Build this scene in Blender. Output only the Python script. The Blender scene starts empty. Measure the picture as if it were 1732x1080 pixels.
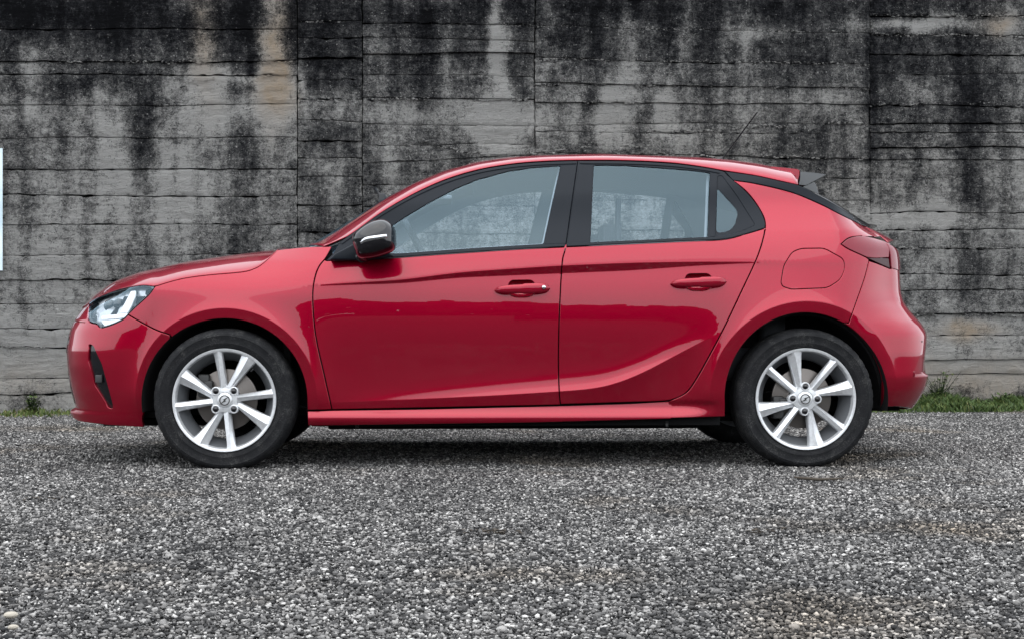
import bpy, math, random
import numpy as np
from mathutils import Vector, Matrix
from mathutils.geometry import delaunay_2d_cdt
R = math.radians
random.seed(7); rng = np.random.default_rng(7)
scene = bpy.context.scene

# ------------------------------------------------------------------ camera, world, sun, exposure
F_PX, CX, YH, PHI, CAM_H = 2554.0, 866.0, 560.0, R(2.6), 0.599
def _solve_cam():
    mf = math.tan(PHI + math.atan((380 - CX) / F_PX)); mr = math.tan(PHI + math.atan((1362 - CX) / F_PX))
    t = 2.54 / (mr - mf)
    return -1.27 - mf * t, -0.83 - t
KX, KY = _solve_cam()
cam_d = bpy.data.cameras.new('camera'); cam = bpy.data.objects.new('camera', cam_d)
scene.collection.objects.link(cam); scene.camera = cam
cam.location = (KX, KY, CAM_H); cam.rotation_euler = (R(90), 0, -PHI)
cam_d.sensor_width = 36; cam_d.lens = 36 * F_PX / 1732; cam_d.shift_y = 20 / 1732
cam_d.clip_start = 0.05; cam_d.clip_end = 600

SUN_EL, SUN_AZ = R(68), R(190)       # azimuth measured clockwise from +Y
world = bpy.data.worlds.new('World'); scene.world = world; world.use_nodes = True
wn = world.node_tree.nodes; wl = world.node_tree.links
for n in list(wn): wn.remove(n)
w_out = wn.new('ShaderNodeOutputWorld')
sky = wn.new('ShaderNodeTexSky'); sky.sky_type = 'NISHITA'; sky.sun_disc = False
sky.sun_elevation = SUN_EL; sky.sun_rotation = SUN_AZ; sky.air_density = 1.2; sky.dust_density = 3
bg = wn.new('ShaderNodeBackground'); bg.inputs['Strength'].default_value = 0.15
tc = wn.new('ShaderNodeTexCoord'); nz = wn.new('ShaderNodeTexNoise')
mp = wn.new('ShaderNodeMapping'); mp.inputs['Scale'].default_value = (1, 1, 2.6)
wl.new(tc.outputs['Generated'], mp.inputs[0]); wl.new(mp.outputs[0], nz.inputs['Vector'])
nz.inputs['Scale'].default_value = 1.7; nz.inputs['Detail'].default_value = 6; nz.inputs['Roughness'].default_value = .5
cr = wn.new('ShaderNodeValToRGB'); cr.color_ramp.elements[0].position = .3; cr.color_ramp.elements[1].position = .72
cr.color_ramp.elements[0].color = (11.6, 12.3, 13.1, 1); cr.color_ramp.elements[1].color = (14.6, 15.1, 15.7, 1)
wl.new(nz.outputs['Fac'], cr.inputs[0])
mx = wn.new('ShaderNodeMixRGB'); mx.inputs[0].default_value = .86
wl.new(sky.outputs[0], mx.inputs[1]); wl.new(cr.outputs[0], mx.inputs[2])
wl.new(mx.outputs[0], bg.inputs['Color']); wl.new(bg.outputs[0], w_out.inputs['Surface'])

sd = bpy.data.lights.new('sun', 'SUN'); sd.energy = 1.5; sd.angle = R(90); sd.color = (1, .97, .92)
sun = bpy.data.objects.new('sun', sd); scene.collection.objects.link(sun)
_d = Vector((math.sin(SUN_AZ) * math.cos(SUN_EL), math.cos(SUN_AZ) * math.cos(SUN_EL), math.sin(SUN_EL)))
sun.rotation_euler = _d.to_track_quat('Z', 'Y').to_euler(); sun.location = _d * 30
scene.view_settings.view_transform = 'Standard'; scene.view_settings.look = 'None'
scene.view_settings.exposure = 0.20; scene.view_settings.gamma = 1.0
scene.view_settings.use_curve_mapping = False

# ------------------------------------------------------------------ projection helpers
CPH, SPH = math.cos(PHI), math.sin(PHI)
def project(P):
    P = np.asarray(P, float); dx = P[..., 0] - KX; dy = P[..., 1] - KY
    xc = dx * CPH - dy * SPH; zc = dx * SPH + dy * CPH
    return CX + F_PX * xc / zc, YH - F_PX * (P[..., 2] - CAM_H) / zc
def at_depth(px, py, d):
    xc = (px - CX) / F_PX * d; z = CAM_H + (YH - py) / F_PX * d
    return np.array([KX + xc * CPH + d * SPH, KY - xc * SPH + d * CPH, z])
def at_y(px, py, Y):
    a = (px - CX) / F_PX; dirx = a * CPH + SPH; diry = -a * SPH + CPH
    t = (Y - KY) / diry
    return np.array([KX + dirx * t, Y, CAM_H + (YH - py) / F_PX * t])
def sstep(a, b, x):
    t = np.clip((x - a) / (b - a), 0, 1); return t * t * (3 - 2 * t)

# ------------------------------------------------------------------ materials
def nodes_of(m):
    m.use_nodes = True; return m.node_tree.nodes, m.node_tree.links, m.node_tree.nodes['Principled BSDF']
def mat(name, col, rough=.5, metal=0., coat=0., coat_rough=.03, ior=1.5, spec=.5, coat_ior=1.5):
    m = bpy.data.materials.new(name); N, L, b = nodes_of(m)
    b.inputs['Base Color'].default_value = (*col, 1); b.inputs['Roughness'].default_value = rough
    b.inputs['Metallic'].default_value = metal; b.inputs['IOR'].default_value = ior
    b.inputs['Coat Weight'].default_value = coat; b.inputs['Coat Roughness'].default_value = coat_rough
    b.inputs['Coat IOR'].default_value = coat_ior; b.inputs['Specular IOR Level'].default_value = spec
    return m
def noise_node(N, L, scale, detail=4, rough=.6, mapping=None, src='Position'):
    g = N.new('ShaderNodeNewGeometry'); n = N.new('ShaderNodeTexNoise')
    n.inputs['Scale'].default_value = scale; n.inputs['Detail'].default_value = detail; n.inputs['Roughness'].default_value = rough
    if mapping:
        mp = N.new('ShaderNodeMapping'); mp.inputs['Scale'].default_value = mapping
        L.new(g.outputs['Position'], mp.inputs[0]); L.new(mp.outputs[0], n.inputs['Vector'])
    else: L.new(g.outputs['Position'], n.inputs['Vector'])
    return n
def math_node(N, L, op, a, b=None, clamp=False):
    n = N.new('ShaderNodeMath'); n.operation = op; n.use_clamp = clamp
    for i, v in enumerate((a, b)):
        if v is None: continue
        if isinstance(v, (int, float)): n.inputs[i].default_value = v
        else: L.new(v, n.inputs[i])
    return n.outputs[0]
def ramp(N, L, fac, stops):
    r = N.new('ShaderNodeValToRGB'); e = r.color_ramp.elements
    while len(e) < len(stops): e.new(.5)
    for i, (p, c) in enumerate(stops):
        e[i].position = p; e[i].color = (*c, 1)
    L.new(fac, r.inputs[0]); return r.outputs[0]
def bump(N, L, b, h, strength, dist):
    bn = N.new('ShaderNodeBump'); bn.inputs['Strength'].default_value = strength; bn.inputs['Distance'].default_value = dist
    L.new(h, bn.inputs['Height']); L.new(bn.outputs[0], b.inputs['Normal']); return bn

# car paint: metallic red under clear coat, light dust low down
M = {}
def paint():
    m = mat('red_paint', (.42, .006, .022), .34, .58, 1.0, .010, coat_ior=1.49, spec=0.0)
    N, L, b = nodes_of(m)
    n = noise_node(N, L, 900, 2, .5); n2 = noise_node(N, L, 5, 6, .65); n3 = noise_node(N, L, 160, 3, .7)
    g = N.new('ShaderNodeNewGeometry'); sx = N.new('ShaderNodeSeparateXYZ'); L.new(g.outputs['Position'], sx.inputs[0])
    low = N.new('ShaderNodeMapRange'); L.new(sx.outputs[2], low.inputs[0]); low.inputs[1].default_value = .62; low.inputs[2].default_value = .25
    d = math_node(N, L, 'MULTIPLY', low.outputs[0], n2.outputs['Fac'])
    spk = ramp(N, L, n3.outputs['Fac'], [(.60, (0, 0, 0)), (.72, (1, 1, 1))])
    d2 = math_node(N, L, 'MULTIPLY', d, spk)
    d3 = math_node(N, L, 'ADD', math_node(N, L, 'MULTIPLY', d2, .22), math_node(N, L, 'MULTIPLY', d, .05), True)
    base = ramp(N, L, n.outputs['Fac'], [(.3, (.225, .0005, .013)), (.7, (.325, .0011, .022))])
    mxn = N.new('ShaderNodeMixRGB'); L.new(d3, mxn.inputs[0]); L.new(base, mxn.inputs[1]); mxn.inputs[2].default_value = (.24, .07, .07, 1)
    L.new(mxn.outputs[0], b.inputs['Base Color'])
    cr_ = math_node(N, L, 'MULTIPLY_ADD', low.outputs[0], .09); cr_.node.inputs[2].default_value = .008
    L.new(cr_, b.inputs['Coat Roughness'])
    return m
M['paint'] = paint()
M['inner'] = mat('matte_black', (.008, .008, .009), .85, spec=.2)  # flat black of shell, underbody, liners, cabin floor and antenna
M['trim'] = mat('satin_black_trim', (.010, .013, .018), .42, spec=.13)
M['gloss'] = mat('gloss_black', (.006, .006, .008), .08, spec=.6)
M['plastic'] = mat('grained_plastic', (.03, .03, .032), .6)
M['greyplastic'] = mat('grey_spoiler_plastic', (.10, .105, .11), .40)
M['headliner'] = mat('headliner', (.27, .29, .31), .9)
M['seat'] = mat('seat_fabric', (.045, .048, .055), .9)
M['chrome'] = mat('chrome', (.60, .61, .63), .16, 1)
M['lampwhite'] = mat('lamp_guide', (.82, .84, .86), .25, 0)
M['reflector'] = mat('lamp_reflector', (.50, .53, .56), .22, .55)
M['lampred'] = mat('tail_lamp_red', (.17, .006, .018), .25, .3, 1, coat_ior=1.42, spec=0.0)
M['lampdark'] = mat('tail_lamp_dark', (.035, .002, .005), .3, spec=.3)
M['disc'] = mat('brake_disc', (.16, .145, .135), .36, .8)
M['dark_metal'] = mat('dark_metal', (.05, .05, .05), .5, .6)
M['wood'] = mat('twig', (.05, .04, .03), .9)
def rim_mat():
    m = mat('silver_alloy', (.66, .68, .70), .34, .50, .6, .05)
    N, L, b = nodes_of(m); n = noise_node(N, L, 60, 5, .6)
    c = ramp(N, L, n.outputs['Fac'], [(.3, (.60, .61, .63)), (.65, (.72, .74, .76))]); L.new(c, b.inputs['Base Color']); return m
M['alloy'] = rim_mat(); M['barrel'] = mat('barrel_alloy', (.20, .21, .225), .45, .6)
def tyre_mat():
    m = mat('tyre_rubber', (.018, .018, .019), .75, spec=.2)
    N, L, b = nodes_of(m)
    n = noise_node(N, L, 14, 7, .7); n2 = noise_node(N, L, 220, 3, .6)
    f = math_node(N, L, 'MULTIPLY', n.outputs['Fac'], n2.outputs['Fac'])
    c = ramp(N, L, f, [(.18, (.006, .0065, .008)), (.29, (.013, .0135, .015)), (.46, (.07, .07, .068))])
    L.new(c, b.inputs['Base Color']); bump(N, L, b, n2.outputs['Fac'], .35, .002); return m
M['tyre'] = tyre_mat()
def glass_mat(name, tint, ior=1.75, rough=0.0):
    m = bpy.data.materials.new(name); m.use_nodes = True; N, L = m.node_tree.nodes, m.node_tree.links
    for n in list(N): N.remove(n)
    out = N.new('ShaderNodeOutputMaterial'); t = N.new('ShaderNodeBsdfTransparent'); t.inputs[0].default_value = (*tint, 1)
    g = N.new('ShaderNodeBsdfGlossy'); g.inputs['Roughness'].default_value = rough; g.inputs['Color'].default_value = (.62, .86, 1.0, 1)
    lw = N.new('ShaderNodeLayerWeight'); lw.inputs['Blend'].default_value = .5; f0 = ((ior - 1) / (ior + 1)) ** 2
    p5 = math_node(N, L, 'POWER', lw.outputs['Facing'], 5); fr = math_node(N, L, 'MULTIPLY_ADD', p5, 1 - f0); fr.node.inputs[2].default_value = f0
    mx = N.new('ShaderNodeMixShader'); L.new(fr, mx.inputs[0]); L.new(t.outputs[0], mx.inputs[1]); L.new(g.outputs[0], mx.inputs[2])
    L.new(mx.outputs[0], out.inputs[0]); return m
M['glass'] = glass_mat('window_glass', (.86, .93, .98), 1.74)
M['lens'] = glass_mat('lamp_lens', (.95, .96, .97), 1.7)

# ------------------------------------------------------------------ object helpers
C = scene.collection
def link(o, parent=None):
    C.objects.link(o)
    if parent: o.parent = parent
    return o
def tag(o, label=None, cat=None, group=None, kind=None):
    if label: o['label'] = label
    if cat: o['category'] = cat
    if group: o['group'] = group
    if kind: o['kind'] = kind
    return o
def empty(name, loc=(0, 0, 0), parent=None):
    o = bpy.data.objects.new(name, None); o.location = loc; o.empty_display_size = .2; return link(o, parent)
def mesh_obj(name, V, Fc, m, parent=None, normals=None, smooth=True, attrs=None):
    me = bpy.data.meshes.new(name); me.from_pydata([tuple(v) for v in V], [], [tuple(f) for f in Fc]); me.update()
    if m: me.materials.append(m)
    if smooth: me.polygons.foreach_set('use_smooth', [True] * len(me.polygons))
    if normals is not None: me.normals_split_custom_set_from_vertices([tuple(n) for n in normals])
    if attrs:
        for k, a in attrs.items():
            at = me.attributes.new(k, 'FLOAT', 'POINT'); at.data.foreach_set('value', np.asarray(a, np.float32))
    return link(bpy.data.objects.new(name, me), parent)
class MB:
    def __init__(s): s.V = []; s.F = []
    def add(s, V, Fc):
        o = len(s.V); s.V += [tuple(v) for v in V]; s.F += [tuple(i + o for i in f) for f in Fc]; return s
    def grid(s, G, close_u=False, close_v=False):
        G = np.asarray(G); a, b = G.shape[:2]; Fc = []
        for i in range(a if close_u else a - 1):
            for j in range(b if close_v else b - 1):
                i2, j2 = (i + 1) % a, (j + 1) % b
                Fc.append((i * b + j, i * b + j2, i2 * b + j2, i2 * b + j))
        return s.add(G.reshape(-1, 3), Fc)
    def box(s, c, d, bev=0):
        x, y, z = [k / 2 for k in d]
        V = [(c[0] + i * x, c[1] + j * y, c[2] + k * z) for i in (-1, 1) for j in (-1, 1) for k in (-1, 1)]
        return s.add(V, [(0, 1, 3, 2), (4, 6, 7, 5), (0, 4, 5, 1), (2, 3, 7, 6), (0, 2, 6, 4), (1, 5, 7, 3)])
    def lathe_y(s, prof, seg=64, c=(0, 0, 0), rmod=None):   # prof: (r, y)
        G = []
        for k in range(seg):
            a = 2 * math.pi * k / seg; ring = []
            for j, (r, y) in enumerate(prof):
                rr = r if rmod is None else r + rmod(k, j)
                ring.append((c[0] + rr * math.cos(a), c[1] + y, c[2] + rr * math.sin(a)))
            G.append(ring)
        return s.grid(G, close_u=True)
    def tube(s, pts, r, seg=10, caps=True):
        pts = [Vector(p) for p in pts]; G = []
        rr = r if hasattr(r, '__len__') else [r] * len(pts)
        up = Vector((0, 0, 1))
        for i, p in enumerate(pts):
            t = (pts[min(i + 1, len(pts) - 1)] - pts[max(i - 1, 0)]).normalized()
            a = t.cross(up if abs(t.dot(up)) < .95 else Vector((1, 0, 0))).normalized(); b = t.cross(a)
            G.append([p + (a * math.cos(2 * math.pi * k / seg) + b * math.sin(2 * math.pi * k / seg)) * rr[i] for k in range(seg)])
        o = len(s.V); s.grid([[tuple(v) for v in g] for g in G], close_v=True)
        if caps:
            s.F.append(tuple(o + k for k in range(seg))); s.F.append(tuple(o + (len(pts) - 1) * seg + k for k in reversed(range(seg))))
        return s
    def prism(s, poly, y0, y1, inset=0):   # polygon in (x,z), extruded along y
        n = len(poly); V = [(p[0], y0, p[1]) for p in poly] + [(p[0], y1, p[1]) for p in poly]
        Fc = [tuple(range(n)), tuple(reversed(range(n, 2 * n)))] + [(i, n + i, n + (i + 1) % n, (i + 1) % n) for i in range(n)]
        return s.add(V, Fc)
    def build(s, name, m, parent=None, smooth=True, bevel=0, angle=None):
        o = mesh_obj(name, s.V, s.F, m, parent, smooth=smooth)
        if smooth and angle is not None:
            o.data.set_sharp_from_angle(angle=R(angle))
        if bevel:
            b = o.modifiers.new('bevel', 'BEVEL'); b.width = bevel; b.segments = 3; b.limit_method = 'ANGLE'; b.angle_limit = R(35)
        return o

# ------------------------------------------------------------------ value noise in numpy
def _h(ix, iy, s):
    n = (ix.astype(np.int64) * 374761393 + iy.astype(np.int64) * 668265263 + s * 1442695041) & 0xffffffff
    n = ((n ^ (n >> 13)) * 1274126177) & 0xffffffff
    return ((n ^ (n >> 16)) & 0xffff) / 65535.0
def vn(x, y, s=0):
    x = np.asarray(x, float); y = np.asarray(y, float)
    ix, iy = np.floor(x), np.floor(y); fx, fy = x - ix, y - iy
    fx = fx * fx * (3 - 2 * fx); fy = fy * fy * (3 - 2 * fy)
    return (_h(ix, iy, s) * (1 - fx) + _h(ix + 1, iy, s) * fx) * (1 - fy) + (_h(ix, iy + 1, s) * (1 - fx) + _h(ix + 1, iy + 1, s) * fx) * fy
def fbm(x, y, s=0, o=4):
    t = 0; a = .5; w = 0
    for k in range(o): t = t + a * vn(x * 2 ** k, y * 2 ** k, s + k); w += a; a *= .55
    return t / w

# ================================================================== SETTING: ground
def ground_mat():
    m = mat('gravel_bed', (.06, .06, .06), .95, spec=.2)
    N, L, b = nodes_of(m)
    v = N.new('ShaderNodeTexVoronoi'); g = N.new('ShaderNodeNewGeometry'); L.new(g.outputs['Position'], v.inputs['Vector']); v.inputs['Scale'].default_value = 75
    n = noise_node(N, L, 2.0, 5, .6)
    sp = N.new('ShaderNodeSeparateColor'); L.new(v.outputs['Color'], sp.inputs[0])
    k = math_node(N, L, 'MULTIPLY', sp.outputs[0], n.outputs['Fac'])
    c = ramp(N, L, k, [(0.05, (.014, .014, .015)), (.3, (.05, .05, .051)), (.6, (.14, .137, .133))]); L.new(c, b.inputs['Base Color'])
    bump(N, L, b, v.outputs['Distance'], .9, .012).invert = True
    return m
M['ground'] = ground_mat()
gx = np.array([-150, -60, -25, -12, -8, -6] + list(np.arange(-5, 5.01, .25)) + [6, 8, 12, 25, 60, 150]); gy = np.array([-150, -60, -30, -15] + list(np.arange(-8, 8.01, .25)) + [15, 30, 60, 150])
GX, GY = np.meshgrid(gx, gy, indexing='ij')
def ground_z(x, y): return (fbm(x * .55 + 7, y * .55, 3, 3) - .5) * .018
mb = MB(); mb.grid(np.stack([GX, GY, ground_z(GX, GY) - .014], -1))
mb.F = [f[::-1] for f in mb.F]
tag(mb.build('ground', M['ground']), kind='structure')

# ------------------------------------------------------------------ gravel: patches of loose stones
def stone_mat():
    m = mat('gravel_stone', (.3, .3, .3), .8, spec=.35)
    N, L, b = nodes_of(m)
    a = N.new('ShaderNodeAttribute'); a.attribute_name = 'shade'
    n = noise_node(N, L, 1.3, 5, .6, (1, 1, 1)); n2 = noise_node(N, L, 350, 3, .6)
    f = math_node(N, L, 'ADD', a.outputs['Fac'], math_node(N, L, 'MULTIPLY', math_node(N, L, 'SUBTRACT', n.outputs['Fac'], .5), .55))
    f = math_node(N, L, 'ADD', f, math_node(N, L, 'MULTIPLY', math_node(N, L, 'SUBTRACT', n2.outputs['Fac'], .5), .25))
    c = ramp(N, L, f, [(.05, (.012, .012, .013)), (.34, (.052, .051, .051)), (.60, (.160, .155, .151)), (.82, (.33, .32, .31)), (1.0, (.60, .585, .565))])
    br = noise_node(N, L, .9, 4, .6)
    bf = ramp(N, L, br.outputs['Fac'], [(.54, (0, 0, 0)), (.72, (.75, .75, .75))])
    mxn = N.new('ShaderNodeMixRGB'); mxn.blend_type = 'MULTIPLY'; L.new(bf, mxn.inputs[0]); L.new(c, mxn.inputs[1]); mxn.inputs[2].default_value = (.95, .78, .58, 1)
    L.new(mxn.outputs[0], b.inputs['Base Color']); bump(N, L, b, n2.outputs['Fac'], .5, .002)
    return m
M['stone'] = stone_mat()
ico_v = []
_t = (1 + 5 ** .5) / 2
for a, b_ in ((-1, _t), (1, _t), (-1, -_t), (1, -_t)): ico_v.append((a, b_, 0))
for a, b_ in ((-1, _t), (1, _t), (-1, -_t), (1, -_t)): ico_v.append((0, a, b_))
for a, b_ in ((-1, _t), (1, _t), (-1, -_t), (1, -_t)): ico_v.append((b_, 0, a))
ico_v = np.array(ico_v) / math.hypot(1, _t)
ico_f = np.array([(0,11,5),(0,5,1),(0,1,7),(0,7,10),(0,10,11),(1,5,9),(5,11,4),(11,10,2),(10,7,6),(7,1,8),(3,9,4),(3,4,2),(3,2,6),(3,6,8),(3,8,9),(4,9,5),(2,4,11),(6,2,10),(8,6,7),(9,8,1)])
def rot_mats(n):
    q = rng.normal(size=(n, 4)); q /= np.linalg.norm(q, axis=1)[:, None]; w, x, y, z = q.T
    return np.stack([1-2*(y*y+z*z), 2*(x*y-z*w), 2*(x*z+y*w), 2*(x*y+z*w), 1-2*(x*x+z*z), 2*(y*z-x*w), 2*(x*z-y*w), 2*(y*z+x*w), 1-2*(x*x+y*y)], -1).reshape(n, 3, 3)
PATCH = .6
cub_v = np.array([(x, y, z) for x in (-1, 1) for y in (-1, 1) for z in (-1, 1)], float) * .78
cub_f = np.array([(0,1,3),(0,3,2),(4,6,7),(4,7,5),(0,4,5),(0,5,1),(2,3,7),(2,7,6),(0,2,6),(0,6,4),(1,5,7),(1,7,3)])
def gravel_patch(i):
    sp = .0073; k = int(PATCH / sp); a, b_ = np.meshgrid(np.arange(k), np.arange(k)); n = k * k
    px_ = (a.ravel() + rng.uniform(-.1, 1.1, n)) * sp - PATCH / 2; py_ = (b_.ravel() + rng.uniform(-.1, 1.1, n)) * sp - PATCH / 2
    size = rng.lognormal(math.log(.0038), .33, n).clip(.0018, .009)
    sc = size[:, None] * rng.uniform(.55, 1.4, (n, 3)); sc[:, 2] *= .72
    jit = rng.uniform(.45, 1.25, (n, 8, 3))
    V = cub_v[None] * jit; V = np.einsum('nij,nkj->nki', rot_mats(n), V) * sc[:, None, :]
    V[..., 0] += px_[:, None]; V[..., 1] += py_[:, None]; V[..., 2] += (rng.uniform(-.004, .006, n) + size * .2 - .004)[:, None]
    Fc = (cub_f[None] + (np.arange(n) * 8)[:, None, None]).reshape(-1, 3)
    sh = np.repeat(rng.beta(1.4, 1.7, n), 8)
    me = bpy.data.meshes.new('gravel_patch'); me.vertices.add(n * 8); me.vertices.foreach_set('co', V.reshape(-1))
    me.loops.add(len(Fc) * 3); me.polygons.add(len(Fc)); me.loops.foreach_set('vertex_index', Fc.reshape(-1).astype(np.int32))
    me.polygons.foreach_set('loop_start', np.arange(0, len(Fc) * 3, 3, dtype=np.int32)); me.update(calc_edges=True)
    at = me.attributes.new('shade', 'FLOAT', 'POINT'); at.data.foreach_set('value', sh.astype(np.float32))
    me.materials.append(M['stone']); return me
patches = [gravel_patch(i) for i in range(4)]
# point cloud of patch centres; a node tree instances the patches on them
pts = []
for ix in range(-11, 13):
    for iy in range(-14, 11):
        x, y = (ix + .5) * PATCH * .985, (iy + .5) * PATCH * .985 - .6
        d = (x - KX) * SPH + (y - KY) * CPH; xc = (x - KX) * CPH - (y - KY) * SPH
        if d < 1.6 or abs(xc) > .36 * d + 1.1: continue
        pts.append((x, y, float(ground_z(x, y))))
gme = bpy.data.meshes.new('gravel'); gme.from_pydata(pts, [], []); gme.update()
for k_, (nm, typ) in enumerate((('variant', 'INT'), ('turn', 'INT'))):
    at = gme.attributes.new(nm, typ, 'POINT'); at.data.foreach_set('value', rng.integers(0, 4, len(pts)).astype(np.int32))
gravel = link(bpy.data.objects.new('gravel', gme)); tag(gravel, 'loose grey crushed gravel covering the yard in front of the wall', 'gravel', kind='stuff')
ng = bpy.data.node_groups.new('gravel_nodes', 'GeometryNodeTree')
ng.interface.new_socket('Geometry', in_out='INPUT', socket_type='NodeSocketGeometry'); ng.interface.new_socket('Geometry', in_out='OUTPUT', socket_type='NodeSocketGeometry')
gi = ng.nodes.new('NodeGroupInput'); go = ng.nodes.new('NodeGroupOutput'); join = ng.nodes.new('GeometryNodeJoinGeometry')
# each patch mesh enters through a tiny helper object kept unlinked from the scene
for v in range(4):
    ob = bpy.data.objects.new('gravel_patch', patches[v])
    oi = ng.nodes.new('GeometryNodeObjectInfo'); oi.inputs['Object'].default_value = ob; oi.inputs['As Instance'].default_value = False
    na = ng.nodes.new('GeometryNodeInputNamedAttribute'); na.data_type = 'INT'; na.inputs['Name'].default_value = 'variant'
    cmp = ng.nodes.new('FunctionNodeCompare'); cmp.data_type = 'INT'; cmp.operation = 'EQUAL'
    ints = [s for s in cmp.inputs if s.type == 'INT']; ng.links.new([o for o in na.outputs if o.enabled and o.type == 'INT'][0] if [o for o in na.outputs if o.enabled and o.type == 'INT'] else na.outputs[0], ints[0]); ints[1].default_value = v
    tn = ng.nodes.new('GeometryNodeInputNamedAttribute'); tn.data_type = 'INT'; tn.inputs['Name'].default_value = 'turn'
    tm = ng.nodes.new('ShaderNodeMath'); tm.operation = 'MULTIPLY'; ng.links.new([o for o in tn.outputs if o.type == 'INT'][0] if [o for o in tn.outputs if o.type == 'INT'] else tn.outputs[0], tm.inputs[0]); tm.inputs[1].default_value = math.pi / 2
    cx = ng.nodes.new('ShaderNodeCombineXYZ'); ng.links.new(tm.outputs[0], cx.inputs[2])
    iop = ng.nodes.new('GeometryNodeInstanceOnPoints')
    ng.links.new(gi.outputs[0], iop.inputs['Points']); ng.links.new(cmp.outputs[0], iop.inputs['Selection'])
    ng.links.new(oi.outputs['Geometry'], iop.inputs['Instance']); ng.links.new(cx.outputs[0], iop.inputs['Rotation'])
    ng.links.new(iop.outputs[0], join.inputs[0])
ng.links.new(join.outputs[0], go.inputs[0])
gm = gravel.modifiers.new('gravel', 'NODES'); gm.node_group = ng

# ================================================================== SETTING: concrete wall
W0, W1 = at_depth(0, 560, 11.0), at_depth(1732, 560, 12.0)
wdir = (W1 - W0); wlen = np.linalg.norm(wdir[:2]); wdir = wdir / wlen; wnrm = np.array([wdir[1], -wdir[0], 0])   # towards the camera
def wall_sz(px, py):
    a = (px - CX) / F_PX; d = np.array([a * CPH + SPH, -a * SPH + CPH, 0]); K = np.array([KX, KY, 0])
    t = np.dot((W0 - K)[:2], wnrm[:2]) / np.dot(d[:2], wnrm[:2]); P = K + d * t
    return float(np.dot((P - W0)[:2], wdir[:2])), CAM_H + (YH - py) / F_PX * t
def wall_px(s, z):
    P = W0[None] + np.asarray(s).reshape(-1, 1) * wdir[None]; P = P.copy(); P[:, 2] = np.asarray(z).reshape(-1)
    return project(P)
def wall_mat():
    m = mat('weathered_concrete', (.2, .2, .2), .95, spec=.04)
    N, L, b = nodes_of(m)
    st = N.new('ShaderNodeAttribute'); st.attribute_name = 'stain'; wa = N.new('ShaderNodeAttribute'); wa.attribute_name = 'warm'
    n1 = noise_node(N, L, 9, 8, .72); n2 = noise_node(N, L, 38, 8, .8); n3 = noise_node(N, L, 4.5, 4, .5, (3.2, 3.2, .5)); n4 = noise_node(N, L, 3.1, 4, .5, (1.2, 1.2, 5)); n3.inputs['Distortion'].default_value = .6; n4.inputs['Distortion'].default_value = 1.2; n1.inputs['Distortion'].default_value = .4
    def c5(o, k): return math_node(N, L, 'MULTIPLY', math_node(N, L, 'SUBTRACT', o, .5), k)
    f = math_node(N, L, 'ADD', st.outputs['Fac'], c5(n1.outputs['Fac'], .62))
    f = math_node(N, L, 'ADD', f, c5(n2.outputs['Fac'], 1.1)); f = math_node(N, L, 'ADD', f, c5(n3.outputs['Fac'], .42)); f = math_node(N, L, 'ADD', f, c5(n4.outputs['Fac'], .16))
    def ridge(scale, det, width, mp_=None):
        q = noise_node(N, L, scale, det, .62, mp_); q.inputs['Distortion'].default_value = .8
        a = math_node(N, L, 'ABSOLUTE', math_node(N, L, 'SUBTRACT', q.outputs['Fac'], .5)); return math_node(N, L, 'SUBTRACT', 1.0, math_node(N, L, 'DIVIDE', a, width), True)
    r1 = ridge(16, 5, .022, (1, 1, 1.6)); r2 = ridge(34, 4, .03); r3 = ridge(7, 6, .010, (.5, .5, 2.6)); r4 = ridge(11, 5, .014, (1, 1, 1.3))
    rg = ramp(N, L, noise_node(N, L, 2.0, 4, .6).outputs['Fac'], [(.42, (.15, .15, .15)), (.6, (1, 1, 1))])
    f = math_node(N, L, 'ADD', f, math_node(N, L, 'MULTIPLY', math_node(N, L, 'MULTIPLY', r1, rg), .22)); f = math_node(N, L, 'ADD', f, math_node(N, L, 'MULTIPLY', r2, .13))
    f = math_node(N, L, 'SUBTRACT', f, math_node(N, L, 'MULTIPLY', r4, .30)); f = math_node(N, L, 'ADD', f, math_node(N, L, 'MULTIPLY', r3, .16))
    v2 = N.new('ShaderNodeTexVoronoi'); v2.inputs['Scale'].default_value = 42; v2.inputs['Randomness'].default_value = 1; g2 = N.new('ShaderNodeNewGeometry'); L.new(g2.outputs['Position'], v2.inputs['Vector'])
    spk = ramp(N, L, v2.outputs['Distance'], [(.12, (1, 1, 1)), (.24, (0, 0, 0))]); sc2 = N.new('ShaderNodeSeparateColor'); L.new(v2.outputs['Color'], sc2.inputs[0])
    f = math_node(N, L, 'ADD', f, math_node(N, L, 'MULTIPLY', math_node(N, L, 'MULTIPLY', spk, math_node(N, L, 'GREATER_THAN', sc2.outputs[0], .72)), .38))
    f = math_node(N, L, 'SUBTRACT', f, math_node(N, L, 'MULTIPLY', math_node(N, L, 'MULTIPLY', spk, math_node(N, L, 'LESS_THAN', sc2.outputs[0], .2)), .30))
    n5 = noise_node(N, L, 120, 4, .7); f = math_node(N, L, 'ADD', f, c5(n5.outputs['Fac'], .55))
    c = ramp(N, L, f, [(0.0, (.008, .0085, .010)), (.22, (.026, .027, .031)), (.42, (.095, .096, .098)), (.59, (.245, .243, .237)), (.82, (.55, .545, .53))])
    v = N.new('ShaderNodeTexVoronoi'); v.inputs['Scale'].default_value = 13; g = N.new('ShaderNodeNewGeometry')
    vo = N.new('ShaderNodeVectorMath'); vo.operation = 'ADD'; L.new(g.outputs['Position'], vo.inputs[0])
    nn = noise_node(N, L, 20, 3, .6); sc = N.new('ShaderNodeVectorMath'); sc.operation = 'SCALE'; sc.inputs['Scale'].default_value = .07; L.new(nn.outputs['Color'], sc.inputs[0]); L.new(sc.outputs[0], vo.inputs[1]); L.new(vo.outputs[0], v.inputs['Vector'])
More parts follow.
